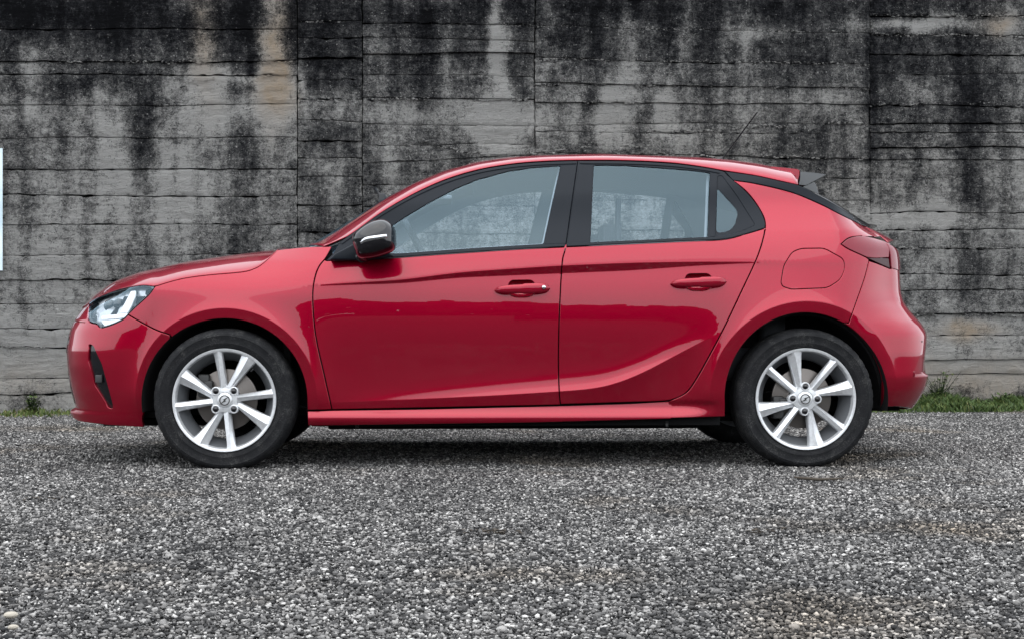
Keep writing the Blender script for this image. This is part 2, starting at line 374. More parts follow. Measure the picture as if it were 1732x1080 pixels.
    sp = ramp(N, L, v.outputs['Distance'], [(.10, (.75, .75, .75)), (.21, (0, 0, 0))])
    gate = ramp(N, L, noise_node(N, L, 2.3, 3, .6).outputs['Fac'], [(.5, (0, 0, 0)), (.66, (1, 1, 1))])
    gg = math_node(N, L, 'MULTIPLY', sp, gate)
    mx0 = N.new('ShaderNodeMixRGB'); L.new(math_node(N, L, 'MULTIPLY', gg, .45), mx0.inputs[0]); L.new(c, mx0.inputs[1]); mx0.inputs[2].default_value = (.30, .30, .29, 1)
    mx1 = N.new('ShaderNodeMixRGB'); mx1.blend_type = 'MULTIPLY'; L.new(math_node(N, L, 'MULTIPLY', wa.outputs['Fac'], math_node(N, L, 'MULTIPLY', n1.outputs['Fac'], 1.5), True), mx1.inputs[0]); L.new(mx0.outputs[0], mx1.inputs[1]); mx1.inputs[2].default_value = (1.0, .80, .60, 1)
    L.new(mx1.outputs[0], b.inputs['Base Color'])
    nb = noise_node(N, L, 26, 10, .85); nb2 = noise_node(N, L, 7, 5, .6, (1, 1, 6))
    h = math_node(N, L, 'ADD', math_node(N, L, 'MULTIPLY', nb.outputs['Fac'], 1.3), math_node(N, L, 'MULTIPLY', nb2.outputs['Fac'], .5))
    h = math_node(N, L, 'ADD', h, math_node(N, L, 'SUBTRACT', math_node(N, L, 'MULTIPLY', r1, .12), math_node(N, L, 'MULTIPLY', r4, .25)))
    bump(N, L, b, h, 1.0, .09)
    return m
M['wall'] = wall_mat()
M['joint'] = mat('wall_joint', (.012, .012, .012), .95, spec=.05)
# pale runs and blotches on the concrete: (px, py, half width, half height, amount)
BLOBS = [(395, 165, 110, 45, .26), (345, 60, 22, 90, .22), (462, 90, 20, 130, .30), (462, 190, 36, 60, .12), (400, 135, 100, 12, .18), (200, 260, 26, 150, .24), (45, 130, 18, 80, .22), (300, 300, 60, 120, .18),
         (700, 150, 40, 60, .0), (845, 90, 14, 90, .32), (850, 205, 60, 42, .42), (860, 250, 50, 40, .18), (960, 190, 18, 90, .28), (1040, 190, 34, 80, .42), (1055, 60, 20, 70, .22), (1130, 190, 24, 70, .34),
         (1560, 42, 110, 14, .36), (1700, 42, 24, 30, .2), (1380, 180, 70, 40, .14), (1290, 65, 60, 12, .16), (1550, 150, 28, 20, .18), (1560, 370, 120, 22, .26), (1640, 560, 130, 26, .16), (1660, 620, 160, 30, .28),
         (60, 600, 110, 60, .22), (60, 450, 120, 50, .06), (560, 190, 40, 30, .16), (560, 285, 40, 40, .16), (680, 190, 70, 20, .12),
         (120, 20, 330, 60, -.30), (130, 145, 130, 22, -.26), (250, 205, 40, 60, -.2), (240, 110, 120, 60, -.10), (560, 110, 50, 60, -.10), (660, 110, 60, 60, -.12), (1640, 200, 100, 80, -.06), (1200, 10, 400, 22, -.14), (760, 20, 200, 22, -.12), (1480, 220, 14, 220, -.14), (510, 110, 6, 110, .1), (400, 150, 30, 22, -.3), (235, 255, 20, 60, -.18)]
WARM = [(348, 60, 26, 90, .7), (466, 90, 24, 110, 1.0), (462, 150, 26, 30, 1.0), (1690, 40, 30, 20, .8), (1640, 560, 50, 12, 1.0), (1650, 645, 140, 40, .55), (60, 650, 120, 40, .3), (1250, 300, 400, 120, .12)]
def stain(s, z):
    px, py = wall_px(s, z)
    wob = (fbm(px / 60, py / 60, 21, 3) - .5) * 40; wx = px + wob; wy = py + wob
    t = .345 + .20 * sstep(0, 400, py) + .06 * sstep(450, 650, py)
    w2 = (fbm(px / 35, py / 35, 33, 3) - .5) * 46; w3 = (fbm(px / 35 + 50, py / 35, 34, 3) - .5) * 46
    t = t + (fbm((px + w2 * .6) / 42, (py + w3) / 620, 5, 4) - .5) * .85 + (fbm((px + w2) / 85, (py + w3) / 60, 15, 5) - .5) * .24 + (fbm((px + w3) / 16, (py + w2) / 14, 17, 3) - .5) * .22
    for x, y, a, b_, k in BLOBS:
        t = t + k * (1.6 if k > 0 else 1.1) * np.exp(-(np.abs((wx - x) / a)) ** 2.4 - (np.abs((wy - y) / b_)) ** 2.6)
    w = np.zeros_like(t)
    for x, y, a, b_, k in WARM: w = w + k * np.exp(-((wx - x) / a) ** 2 - ((wy - y) / b_) ** 2)
    return t, np.clip(w, 0, 1)
wall = tag(empty('concrete_wall', tuple((W0 * [1, 1, 0]))), 'tall weathered board-marked concrete wall with black mould streaks behind the red car', 'wall')
wall.rotation_euler = (0, 0, math.atan2(wdir[1], wdir[0]))
# local frame: x along the wall, -y towards the camera
def wall_panel(s0, s1, zb, zt, idx):
    """zb, zt: callables giving lower/upper board line along s"""
    g = random.choice((.0008, .0012, .0012, .002, .003)); step = .017; rough_ = random.choice((.25, .4, .7, 1.2))
    ns = max(4, int((s1 - s0) / step)); h = float(zt((s0 + s1) / 2) - zb((s0 + s1) / 2)); nz_ = max(3, int(h / .017))
    S = np.linspace(s0 + g, s1 - g, ns + 1); T = np.linspace(0, 1, nz_ + 1)
    lo = np.array([zb(s) for s in S]) + g; hi = np.array([zt(s) for s in S]) - g
    lo = lo + (vn(S * 22, S * 0 + idx, 3) ** 3) * .010 * rough_; hi = hi - (vn(S * 25, S * 0 + idx * 1.7, 8) ** 3) * .014 * rough_
    SS = np.repeat(S[:, None], nz_ + 1, 1); ZZ = lo[:, None] + (hi - lo)[:, None] * T[None]
    SS[0] += (vn(ZZ[0] * 30, ZZ[0] * 0, idx) ** 2) * .008; SS[-1] -= (vn(ZZ[-1] * 30, ZZ[-1] * 0, idx + 9) ** 2) * .008
    off = random.uniform(-.010, .010); tilt = random.uniform(-.007, .004)
    YY = off + tilt * (T[None] - .5) * 2 + (fbm(SS * 3, ZZ * 3, 31, 4) - .5) * .020 + (fbm(SS * 14, ZZ * 16, 37, 2) - .5) * .013 + (fbm(SS * 26, ZZ * 34, 41, 2) - .5) * .009 + (fbm(SS * 3, ZZ * 40 + idx, 43, 2) - .5) * .006
    YY = -YY
    e = np.minimum(1, np.minimum(np.minimum(np.arange(ns + 1)[:, None], ns - np.arange(ns + 1)[:, None]), np.minimum(np.arange(nz_ + 1)[None], nz_ - np.arange(nz_ + 1)[None])))
    YY = YY + (1 - e) * .004
    mb = MB(); mb.grid(np.stack([SS, YY, ZZ], -1)); n = (ns + 1) * (nz_ + 1); w = nz_ + 1
    st, wm = stain(SS.ravel(), ZZ.ravel()); st = st + random.uniform(-.045, .045)
    # rim going back into the wall
    rim = [i * w for i in range(ns + 1)] + [ns * w + j for j in range(1, w)] + [i * w + nz_ for i in range(ns - 1, -1, -1)] + [j for j in range(nz_ - 1, 0, -1)]
    V = np.array(mb.V); back = V[rim].copy(); back[:, 1] = .075
    mb.V += [tuple(v) for v in back]; k = len(rim)
    for i in range(k): mb.F.append((rim[i], n + i, n + (i + 1) % k, rim[(i + 1) % k]))
    st = np.concatenate([st, st[rim] - .3]); wm = np.concatenate([wm, wm[rim]])
    o = mesh_obj('board_panel', mb.V, mb.F, M['wall'], wall, attrs={'stain': st, 'warm': wm})
    o.data.set_sharp_from_angle(angle=R(50)); return o
def sx_(px): return wall_sz(px, 300)[0]
ZTOP = 4.0
def row_line(pts):
    sz = sorted(wall_sz(px, py) for px, py in pts); xs = [a for a, _ in sz]; zs = [b for _, b in sz]
    seed = random.randint(0, 999)
    def f(s): return float(np.interp(s, xs, zs)) + (float(vn(s * 1.7, seed, 4)) - .5) * .022 + (float(vn(s * 9, seed, 5)) - .5) * .007
    return f
def bay(pxa, pxb, ys, ext_a=None, ext_b=None):
    s0 = sx_(pxa) if ext_a is None else ext_a; s1 = sx_(pxb) if ext_b is None else ext_b
    lines = [row_line([(pxa, y[0] if isinstance(y, tuple) else y), (pxb, y[1] if isinstance(y, tuple) else y)]) for y in ys]
    top = [lambda s, k=k: ZTOP - k for k in (0, .24, .47)]
    lines = [l for l in top if l(0) > lines[0]((s0 + s1) / 2) + .12] + lines + [lambda s: -.06]
    for i in range(len(lines) - 1): wall_panel(s0, s1, lines[i + 1], lines[i], random.randint(1, 9999))
SL, SR = -3.2, wlen + 3.4
low = [556, 587, 638, 665]
LY = [-12, 50, 103, 128, 177, 232, 286, 330, 381, 430, 475, 515] + low
bay(-200, -60, LY, ext_a=SL, ext_b=sx_(-60)); bay(-60, 503, LY, ext_a=sx_(-60))
bay(503, 613, [-20, 36, 62, 100, 137, 168, (202, 206), 239, 268, 300, 345, 392, 436, 480, 520] + low)
bay(613, 905, [-20, (40, 44), (62, 68), 91, (127, 131), (166, 171), (207, 212), 245, (275, 262), 310, 350, 395, 436, 480, 520] + low)
bay(905, 1472, [0, (44, 56), (98, 110), (141, 149), (172, 179), (212, 208), (222, 226), (258, 268), 301, 340, 388, 436, 465, 490, 531] + low[1:])
bay(1472, 1860, [-8, 26, 60, 93, 125, (178, 180), 209, 225, 250, 268, 301, 359, 388, 419, 465, 490, 531, 568, 607, 633])
bay(1860, 2200, [-8, 60, 125, 180, 225, 268, 301, 359, 419, 465, 531, 568, 607, 640], ext_b=SR)
mb = MB(); mb.box(((SL + SR) / 2, .20, ZTOP / 2 - .04), (SR - SL, .28, ZTOP - .05)); mb.build('wall_core', M['joint'], wall, smooth=False)
# rough cast ledges and cracks standing slightly proud along some joints
def crust(pts, amp, r0):
    V = []; Fc = []; sts = []; gate = random.randint(0, 99)
    for (a, b_) in zip(pts[:-1], pts[1:]):
        sa, sb = wall_sz(*a), wall_sz(*b_); n = max(2, int(abs(sb[0] - sa[0]) / .0065))
        for k in range(n):
            t = k / n; s_k = sa[0] + (sb[0] - sa[0]) * t + random.uniform(-.004, .004)
            if float(vn(s_k * 5, gate, 6)) < .33: continue
            z = sa[1] + (sb[1] - sa[1]) * t + (float(vn(s_k * 14, 0, 3)) - .5) * amp + random.gauss(0, .005)
            rr = r0 * random.uniform(.3, 1.05); Q = ico_v * rng.uniform(.5, 1.3, (12, 1)) * np.array([rr * random.uniform(.9, 2.2), rr * .7, rr * random.uniform(.5, 1)]) + [s_k, -.004, z]
            o = len(V) * 12; V.append(Q); Fc += [tuple(f + o) for f in ico_f]; sts += [random.choice((-.25, -.1, .1, .28, .4))] * 12
    V = np.concatenate(V); st, wm = stain(V[:, 0], V[:, 2])
    tag(mesh_obj('mortar_crumbs', V, Fc, M['wall'], wall, smooth=False, attrs={'stain': st + np.array(sts), 'warm': wm}), kind='stuff')
crust([(640, 218), (720, 240), (790, 260), (880, 262), (990, 248), (1080, 246)], .03, .011)
crust([(1090, 222), (1180, 222), (1280, 214), (1340, 214), (1460, 206)], .03, .012)
crust([(1472, 180), (1560, 176), (1640, 174), (1800, 180)], .03, .011)
crust([(505, 36), (700, 40), (905, 44), (1100, 49), (1300, 54), (1470, 56)], .02, .008)
crust([(505, 168), (700, 168), (905, 171), (1100, 174)], .02, .009)
crust([(905, 142), (1100, 145), (1300, 148), (1470, 150)], .02, .008)
crust([(1475, 60), (1600, 60), (1800, 62)], .02, .009)
crust([(100, 103), (300, 104), (503, 105)], .02, .008); crust([(200, 232), (400, 233), (503, 234)], .015, .007); crust([(0, 586), (120, 587)], .012, .006); crust([(905, 100), (1200, 104), (1470, 110)], .02, .008); crust([(1472, 26), (1732, 28)], .02, .009); crust([(905, 262), (1300, 266), (1470, 268)], .02, .009)
crust([(300, 150), (340, 136), (400, 128), (503, 126)], .03, .007)
crust([(1475, 300), (1600, 302), (1800, 304)], .015, .007); crust([(1520, 420), (1640, 418), (1800, 421)], .015, .007); crust([(1530, 532), (1640, 531), (1800, 533)], .015, .007)

# pale sign board at the left edge of the wall
sg = tag(empty('sign_board', (0, 0, 0)), 'pale blue-white rectangular sign board fixed to the wall at the far left', 'sign')
a0, a1 = wall_sz(6, 252), wall_sz(6, 458)
Mloc = Matrix.Translation(Vector(W0 * [1, 1, 0])) @ Matrix.Rotation(math.atan2(wdir[1], wdir[0]), 4, 'Z')
sg.matrix_world = Mloc @ Matrix.Translation((a0[0] - .35, -.03, a1[1]))
def sign_mat():
    m = mat('sign_face', (.62, .74, .80), .5); N, L, b = nodes_of(m); n = noise_node(N, L, 6, 5, .6, (3, 3, .8))
    L.new(ramp(N, L, n.outputs['Fac'], [(.3, (.50, .63, .70)), (.7, (.72, .82, .86))]), b.inputs['Base Color']); return m
mb = MB(); mb.box((0, 0, (a0[1] - a1[1]) / 2), (.70, .006, a0[1] - a1[1])); mb.build('sign_face', sign_mat(), sg, smooth=False, bevel=.001)
hh = a0[1] - a1[1]
for dx in (-.25, .25): mb = MB(); mb.box((dx, .012, hh / 2), (.03, .018, hh * .9)); mb.build('mounting_batten', M['dark_metal'], sg, smooth=False)

# ------------------------------------------------------------------ grass and weeds at the foot of the wall
def leaf_mat(name, a, b_):
    m = mat(name, a, .6, spec=.3); N, L, b = nodes_of(m); at = N.new('ShaderNodeAttribute'); at.attribute_name = 'shade'
    L.new(ramp(N, L, at.outputs['Fac'], [(0, b_), (.5, a), (.85, (.12, .14, .04)), (1, (.20, .16, .09))]), b.inputs['Base Color'])
    b.inputs['Subsurface Weight'].default_value = 0; return m
M['grass'] = leaf_mat('grass_blades', (.055, .095, .022), (.018, .035, .010))
def blades(name, label, spec, n, hmax, dens=None, dry=0.):
    V = []; Fc = []; sh = []
    s0, s1 = wall_sz(spec[0], 560)[0], wall_sz(spec[1], 560)[0]
    for i in range(n):
        s = random.uniform(s0, s1); q = random.random() ** 1.6 * spec[2] + .02
        px = float(wall_px([s], [0])[0][0])
        k = dens(px, q) if dens else 1
        if random.random() > k * 1.2: continue
        P = W0 + wdir * s + wnrm * q; x, y = P[0], P[1]; z = float(ground_z(x, y)) - .005
        h = hmax * random.uniform(.25, 1) * (.35 + .65 * k) * (1 - .5 * q / spec[2]); w = random.uniform(.0025, .007) * (1.9 if random.random() < .25 else 1)
        a = random.uniform(0, 2 * math.pi); lean = random.uniform(.1, .9) * h; la = random.uniform(0, 2 * math.pi)
        dx, dy = math.cos(a) * w, math.sin(a) * w; lx, ly = math.cos(la) * lean, math.sin(la) * lean; o = len(V)
        V += [(x - dx, y - dy, z), (x + dx, y + dy, z), (x + lx * .35 + dx * .9, y + ly * .35 + dy * .9, z + h * .6), (x + lx * .35 - dx * .9, y + ly * .35 - dy * .9, z + h * .6), (x + lx, y + ly, z + h * .9)]
        Fc += [(o, o + 1, o + 2, o + 3), (o + 3, o + 2, o + 4)]
        c = min(1, max(0, random.gauss(.42 + dry, .2))); sh += [c] * 5
    o = mesh_obj(name, V, Fc, M['grass'], None, attrs={'shade': sh}); tag(o, label, 'grass', kind='stuff'); return o
def dr(px, q):
    t = .55 + .35 * math.exp(-((px - 1580) / 26) ** 2)
    if 1605 < px < 1680: t *= .55
    return t * (1 if px > 1530 else .45)
blades('grass', 'green grass and weeds growing along the wall foot behind the rear of the red car', (1300, 1900, .75), 24000, .20, dr)
blades('grass', 'thin dry and green weeds at the wall foot in front of the car nose', (-140, 260, .50), 1700, .09, lambda px, q: .35 + .5 * math.exp(-((px - 60) / 40) ** 2), .26)
blades('grass', 'sparse short grass along the wall foot hidden behind the red car', (260, 1300, .3), 3500, .06, None, .05)
# a taller leafy weed clump at the wall next to the rear bumper
def weed(px, q, h, n, label):
    P = W0 + wdir * wall_sz(px, 600)[0] + wnrm * q
    root = tag(empty('weed', (P[0], P[1], 0)), label, 'weed'); V = []; Fc = []; sh = []; st = MB()
    for i in range(n):
        a = random.uniform(0, 2 * math.pi); l = random.uniform(.4, 1) * h; sp = random.uniform(.1, .65) * l
        tip = Vector((math.cos(a) * sp, math.sin(a) * sp, l)); st.tube([(0, 0, 0), tuple(tip * .55 + Vector((0, 0, .03))), tuple(tip)], [.0025, .002, .001], 5)
        for k in range(7):
            t = random.uniform(.25, 1); c = tip * t; b1 = random.uniform(0, 6.28); L_ = random.uniform(.02, .045); d = Vector((math.cos(b1), math.sin(b1), random.uniform(-.2, .7))).normalized(); sd_ = d.cross(Vector((0, 0, 1))).normalized() * L_ * .28; o = len(V)
            V += [tuple(c), tuple(c + d * L_ * .5 + sd_), tuple(c + d * L_), tuple(c + d * L_ * .5 - sd_)]; Fc.append((o, o + 1, o + 2, o + 3)); sh += [random.uniform(.1, .75)] * 4
    mesh_obj('leaves', V, Fc, M['grass'], root, attrs={'shade': sh}); st.build('stems', M['grass'], root); return root
weed(1578, .12, .30, 45, 'leafy green weed clump growing at the wall just behind the rear bumper')
weed(1695, .10, .12, 20, 'low green weed at the wall foot near the right edge')
weed(58, .10, .15, 22, 'small green weed at the wall foot left of the car nose')

# ================================================================== THE CAR
# ---- body surface: a plan contour swept with a height-dependent offset
ctrl = np.array([(-2.100, .12), (-2.103, 0), (-2.094, -.18), (-2.058, -.38), (-2.0, -.55), (-1.88, -.685), (-1.72, -.765), (-1.5, -.815), (-1.27, -.842), (-.9, -.864), (-.4, -.876), (0, -.880), (.4, -.882), (.8, -.880), (1.1, -.872), (1.3, -.860), (1.48, -.836), (1.635, -.80), (1.772, -.735), (1.875, -.625), (1.938, -.46), (1.975, -.25), (1.99, 0), (1.987, .12)])
def dense_spline(P, n=4000):
    P = np.asarray(P, float); d = np.r_[0, np.cumsum(np.linalg.norm(np.diff(P, axis=0), axis=1))]
    m = len(P); h = np.diff(d); out = []
    t = np.linspace(0, d[-1], n)
    for k in range(P.shape[1]):
        y = P[:, k]; A = np.zeros((m, m)); r = np.zeros(m); A[0, 0] = A[-1, -1] = 1
        for i in range(1, m - 1):
            A[i, i - 1] = h[i - 1]; A[i, i] = 2 * (h[i - 1] + h[i]); A[i, i + 1] = h[i]; r[i] = 6 * ((y[i + 1] - y[i]) / h[i] - (y[i] - y[i - 1]) / h[i - 1])
        Mm = np.linalg.solve(A, r); i = np.clip(np.searchsorted(d, t) - 1, 0, m - 2); a = (d[i + 1] - t) / h[i]; b = (t - d[i]) / h[i]
        out.append(a * y[i] + b * y[i + 1] + ((a ** 3 - a) * Mm[i] + (b ** 3 - b) * Mm[i + 1]) * h[i] ** 2 / 6)
    return np.stack(out, -1)
PC = dense_spline(ctrl)
PC = PC[(PC[:, 1] <= .0005)]
PU = np.r_[0, np.cumsum(np.linalg.norm(np.diff(PC, axis=0), axis=1))]; ULEN = PU[-1]
_tan = np.gradient(PC, PU, axis=0); _tan /= np.linalg.norm(_tan, axis=1)[:, None]
_ks = 161; _ker = np.hanning(_ks); _ker /= _ker.sum()
_tan = np.stack([np.convolve(np.pad(_tan[:, k], _ks // 2, mode='edge'), _ker, 'valid') for k in (0, 1)], -1)
PN = np.stack([_tan[:, 1], -_tan[:, 0]], -1); PN /= np.linalg.norm(PN, axis=1)[:, None]     # outward
def Cu(u):
    u = np.clip(u, 0, ULEN); return np.interp(u, PU, PC[:, 0]), np.interp(u, PU, PC[:, 1]), np.interp(u, PU, PN[:, 0]), np.interp(u, PU, PN[:, 1])
_side = (PC[:, 0] > -2.05) & (PC[:, 0] < 1.90)
def u_at_x(x): return np.interp(x, PC[_side, 0], PU[_side])
def table(pts, sig=.012):
    z = np.arange(-.2, 1.8, .002); p = sorted(pts); v = np.interp(z, [a for a, _ in p], [b for _, b in p])
    k = np.exp(-.5 * (np.arange(-40, 41) * .002 / sig) ** 2); k /= k.sum(); v = np.convolve(np.pad(v, 40, mode='edge'), k, 'valid')
    return lambda q: np.interp(q, z, v)
oN = table([(.14, -.07), (.25, -.042), (.34, -.019), (.44, -.004), (.52, 0), (.61, -.017), (.68, -.05), (.73, -.095), (.78, -.165), (.85, -.30), (1.0, -.6)])
oT = table([(.18, -.12), (.28, -.045), (.335, -.014), (.39, 0), (.5, 0), (.59, -.006), (.635, -.03), (.675, -.068), (.73, -.11), (.78, -.124), (.87, -.128), (.93, -.131), (.975, -.138), (1.005, -.155), (1.03, -.185), (1.05, -.215), (1.08, -.265), (1.15, -.38), (1.4, -.7)])
OL = table([(.90, -.040), (.84, -.030), (.80, -.0245), (.76, -.0205), (.72, -.0182), (.68, -.0172), (.64, -.0172), (.60, -.0182), (.55, -.0205), (.50, -.0235), (.45, -.027), (.40, -.030), (.35, -.033), (.28, -.038), (.2, -.05), (.1, -.08)], .02)
OSILL = table([(.32, -.048), (.285, -.046), (.268, -.044), (.256, -.040), (.238, -.026), (.228, -.0225), (.219, -.022), (.205, -.026), (.19, -.036), (.17, -.055), (.1, -.09)], .0035)
def tabx(pts, val=None, Y=-.86):
    xs, vs = [], []
    for p in pts:
        w = at_y(p[0], p[1] if val is None else 500, Y); xs.append(w[0]); vs.append(w[2] if val is None else p[1])
    g = np.linspace(-2.2, 2.2, 1200); v = np.interp(g, xs, vs); k = np.exp(-.5 * (np.arange(-40, 41) * (g[1] - g[0]) / .05) ** 2); k /= k.sum(); v = np.convolve(np.pad(v, 40, mode='edge'), k, 'valid')
    return lambda x: np.interp(x, g, v)
zct = tabx([(440, 488), (521, 483), (678, 474), (778, 461), (944, 450), (1067, 445), (1178, 443), (1278, 443), (1400, 443)])
hbx = tabx([(500, 0), (521, .001), (600, .006), (678, .012), (778, .02), (944, .031), (1067, .031), (1178, .015), (1278, .002), (1310, 0)], val=1)
zlx = tabx([(440, 684), (561, 680), (694, 675), (833, 668), (944, 661), (997, 657), (1025, 652.5), (1055, 643), (1094, 626), (1150, 596), (1196, 573), (1240, 550)])
Alx = tabx([(520, 0), (561, .004), (700, .013), (830, .022), (950, .027), (1060, .028), (1110, .022), (1160, .010), (1205, 0)], val=1)
zbelt = tabx([(480, 440), (552, 440), (726, 431), (957, 417), (1223, 405), (1293, 390), (1480, 385)])
WF, WR = (-1.27, .30), (1.27, .30)
def oS(x, z, sill=False):
    zt = zct(x); hb = np.maximum(hbx(x), 0); zb = zt - hb; zl = zlx(x); A = np.maximum(Alx(x), 0) * .78
    low_ = OL(np.minimum(z, zb)); d = np.where(z > zl, np.exp(-np.maximum(z - zl, 0) / .036), np.exp(-np.maximum(zl - z, 0) / .10)); low_ = low_ + A * d * sstep(0, .01, zb - z + .01)
    otop = OL(zb) + .42 * hb
    band = otop - .42 * np.maximum(zt - z, 0)
    zq = np.maximum(z - zbelt(x), 0)
    up = otop - .20 * (z - zt) - .9 * np.maximum(z - zt, 0) ** 2 * (z < 9) * (1 - sstep(.0, .25, zq)) - .24 * zq - .28 * zq ** 2
    o = np.where(z < zb, low_, np.where(z < zt, band, up))
    # front wing: rolls in towards the bonnet
    wf = 1 - sstep(-1.12, -.72, x); o = o - wf * (1.35 * np.maximum(z - .74, 0) ** 2)
    for (cx_, cz_), R1, F in ((WF, .40, .019), (WR, .432, .021)):
        r = np.hypot(x - cx_, z - cz_); k = sstep(.16, .34, z)
        fl = np.where(r > R1, F * np.exp(-np.maximum(r - R1, 0) / .055), F - .10 * np.maximum(R1 - r, 0))
        o = o + fl * k
    ws = (1.0 if sill else sstep(.60, .66, x) * (z < .40)) * (1 - sstep(.70, .93, x)) * (1 - sstep(.275, .30, z) * (not sill))
    return o * (1 - ws) + OSILL(z) * ws
def surf(u, z, off=0., sill=False):
    u = np.asarray(u, float); z = np.asarray(z, float)
    x, y, nx, ny = Cu(u)
    wN = 1 - sstep(-1.98, -1.58, x); wT = sstep(1.42, 1.80, x)
    nose = oN(z); tail = oT(z)
    o = (1 - wN - wT) * oS(x, z, sill) + wN * nose + wT * tail + off
    return np.stack([x + nx * o, y + ny * o, z + 0 * x], -1)
def snormal(u, z, sill=False, e=.0035):
    a = surf(u + e, z, 0, sill) - surf(u - e, z, 0, sill); b = surf(u, z + e, 0, sill) - surf(u, z - e, 0, sill)
    n = np.cross(a, b); n /= np.maximum(np.linalg.norm(n, axis=-1, keepdims=True), 1e-9); return n
def inv(px, py, off=0., sill=False):
    px = np.asarray(px, float); py = np.asarray(py, float)
    w = [at_y(a, b, -.84) for a, b in zip(px.ravel(), py.ravel())]; u = u_at_x(np.array([q[0] for q in w]) * .985); z = np.array([q[2] for q in w])
    for it in range(25):
        P0 = surf(u, z, off, sill); a, b = project(P0); e = .002
        a1, b1 = project(surf(u + e, z, off, sill)); a2, b2 = project(surf(u, z + e, off, sill))
        J11, J21, J12, J22 = (a1 - a) / e, (b1 - b) / e, (a2 - a) / e, (b2 - b) / e
        det = J11 * J22 - J12 * J21; det = np.where(np.abs(det) < 2000, 2000 * np.sign(det + 1e-9), det)
        ra, rb = px - a, py - b
        du = (J22 * ra - J12 * rb) / det; dz = (-J21 * ra + J11 * rb) / det
        u = np.clip(u + np.clip(du, -.08, .08) * .8, 0.02, ULEN - .02); z = z + np.clip(dz, -.08, .08) * .8
    return u, z
def cr_px(pts, n=None, smooth=True):
    """Catmull-Rom through the given 2-D points, about one sample per 2.5 px"""
    P = np.array(pts, float)
    if len(P) == 2 or not smooth:
        out = []
        for a, b in zip(P[:-1], P[1:]):
            k = max(2, int(np.linalg.norm(b - a) / 3)); out += [a + (b - a) * t for t in np.linspace(0, 1, k, endpoint=False)]
        out.append(P[-1]); return np.array(out)
    Q = np.vstack([2 * P[0] - P[1], P, 2 * P[-1] - P[-2]]); out = []
    for i in range(1, len(Q) - 2):
        k = max(2, int(np.linalg.norm(Q[i + 1] - Q[i]) / 3))
        for t in np.linspace(0, 1, k, endpoint=False):
            out.append(.5 * ((2 * Q[i]) + (-Q[i - 1] + Q[i + 1]) * t + (2 * Q[i - 1] - 5 * Q[i] + 4 * Q[i + 1] - Q[i + 2]) * t ** 2 + (-Q[i - 1] + 3 * Q[i] - 3 * Q[i + 1] + Q[i + 2]) * t ** 3))
    out.append(P[-1]); return np.array(out)
def S(*pts): return cr_px(pts)
def Lp(*pts): return cr_px(pts, smooth=False)
def arc(cx_, cy_, rx, ry, a0, a1):
    n = max(8, int(abs(a1 - a0) / 2)); a = np.radians(np.linspace(a0, a1, n)); return np.stack([cx_ + rx * np.cos(a), cy_ - ry * np.sin(a)], -1)
def cat(*cs):
    out = []
    for c in cs:
        for p in c:
            if not out or np.hypot(*(np.array(p) - out[-1])) > .3: out.append(np.array(p, float))
    if np.hypot(*(out[0] - out[-1])) < .3: out.pop()
    return np.array(out)
def rounded(pts, r=6):
    P = np.array(pts, float); out = []; n = len(P)
    for i in range(n):
        a, b, c = P[i - 1], P[i], P[(i + 1) % n]; d1 = (a - b); d2 = (c - b); l1, l2 = np.linalg.norm(d1), np.linalg.norm(d2); k = min(r, l1 * .45, l2 * .45)
        p0, p1 = b + d1 / l1 * k, b + d2 / l2 * k
        for t in np.linspace(0, 1, 7): out.append((1 - t) ** 2 * p0 + 2 * t * (1 - t) * b + t * t * p1)
    q = []
    for i in range(len(out)):
        a, b = out[i], out[(i + 1) % len(out)]; k = max(1, int(np.linalg.norm(b - a) / 4)); q += [a + (b - a) * t for t in np.linspace(0, 1, k, endpoint=False)]
    return np.array(q)
def to_uz(c, off=0., sill=False):
    u, z = inv(c[:, 0], c[:, 1], off, sill); return np.stack([u, z], -1)
def area(P): x, y = P[:, 0], P[:, 1]; return .5 * np.sum(x * np.roll(y, -1) - np.roll(x, -1) * y)
def offset_poly(P, d):
    a = np.roll(P, 1, 0); b = np.roll(P, -1, 0)
    t1 = P - a; t1 /= np.maximum(np.linalg.norm(t1, axis=1)[:, None], 1e-9); t2 = b - P; t2 /= np.maximum(np.linalg.norm(t2, axis=1)[:, None], 1e-9)
    n1 = np.stack([-t1[:, 1], t1[:, 0]], -1); n2 = np.stack([-t2[:, 1], t2[:, 0]], -1); n = n1 + n2; l = np.linalg.norm(n, axis=1); n /= np.maximum(l, 1e-6)[:, None]
    return P + n * (d / np.clip(l / 2, .6, 1))[:, None], n          # inward for CCW
def inside(poly, X, Y):
    r = np.zeros(X.shape, bool); j = len(poly) - 1
    for i in range(len(poly)):
        xi, yi = poly[i]; xj, yj = poly[j]
        if yi != yj:
            r ^= ((yi > Y) != (yj > Y)) & (X < (xj - xi) * (Y - yi) / (yj - yi) + xi)
        j = i
    return r
def thin(P, dmin=.004):
    out = [P[0]]
    for p in P[1:]:
        if np.hypot(*(p - out[-1])) > dmin: out.append(p)
    if np.hypot(*(out[0] - out[-1])) < dmin: out.pop()
    return np.array(out)
def crease_rows():
    out = []
    us = np.arange(u_at_x(-1.1), u_at_x(1.35), .010); x = Cu(us)[0]; hb = np.maximum(hbx(x), 0)
    k = (hb > .0006) & (x > -.86) & (x < 1.06)
    for c, kk in ((zct(x), k), (zct(x) - hb, k), (zlx(x), Alx(x) > .002)):
        for d in (-.003, 0, .003): out.append(np.stack([us[kk], (c + d)[kk]], -1))
    for (cx_, cz_), R1 in ((WF, .40), (WR, .432)):
        a = np.arange(-.5, math.pi + .5, .02)
        for d in (-.0035, 0, .0035): out.append(np.stack([u_at_x(cx_ + (R1 + d) * np.cos(a)), cz_ + (R1 + d) * np.sin(a)], -1))
    return np.concatenate(out)
CREASE = None
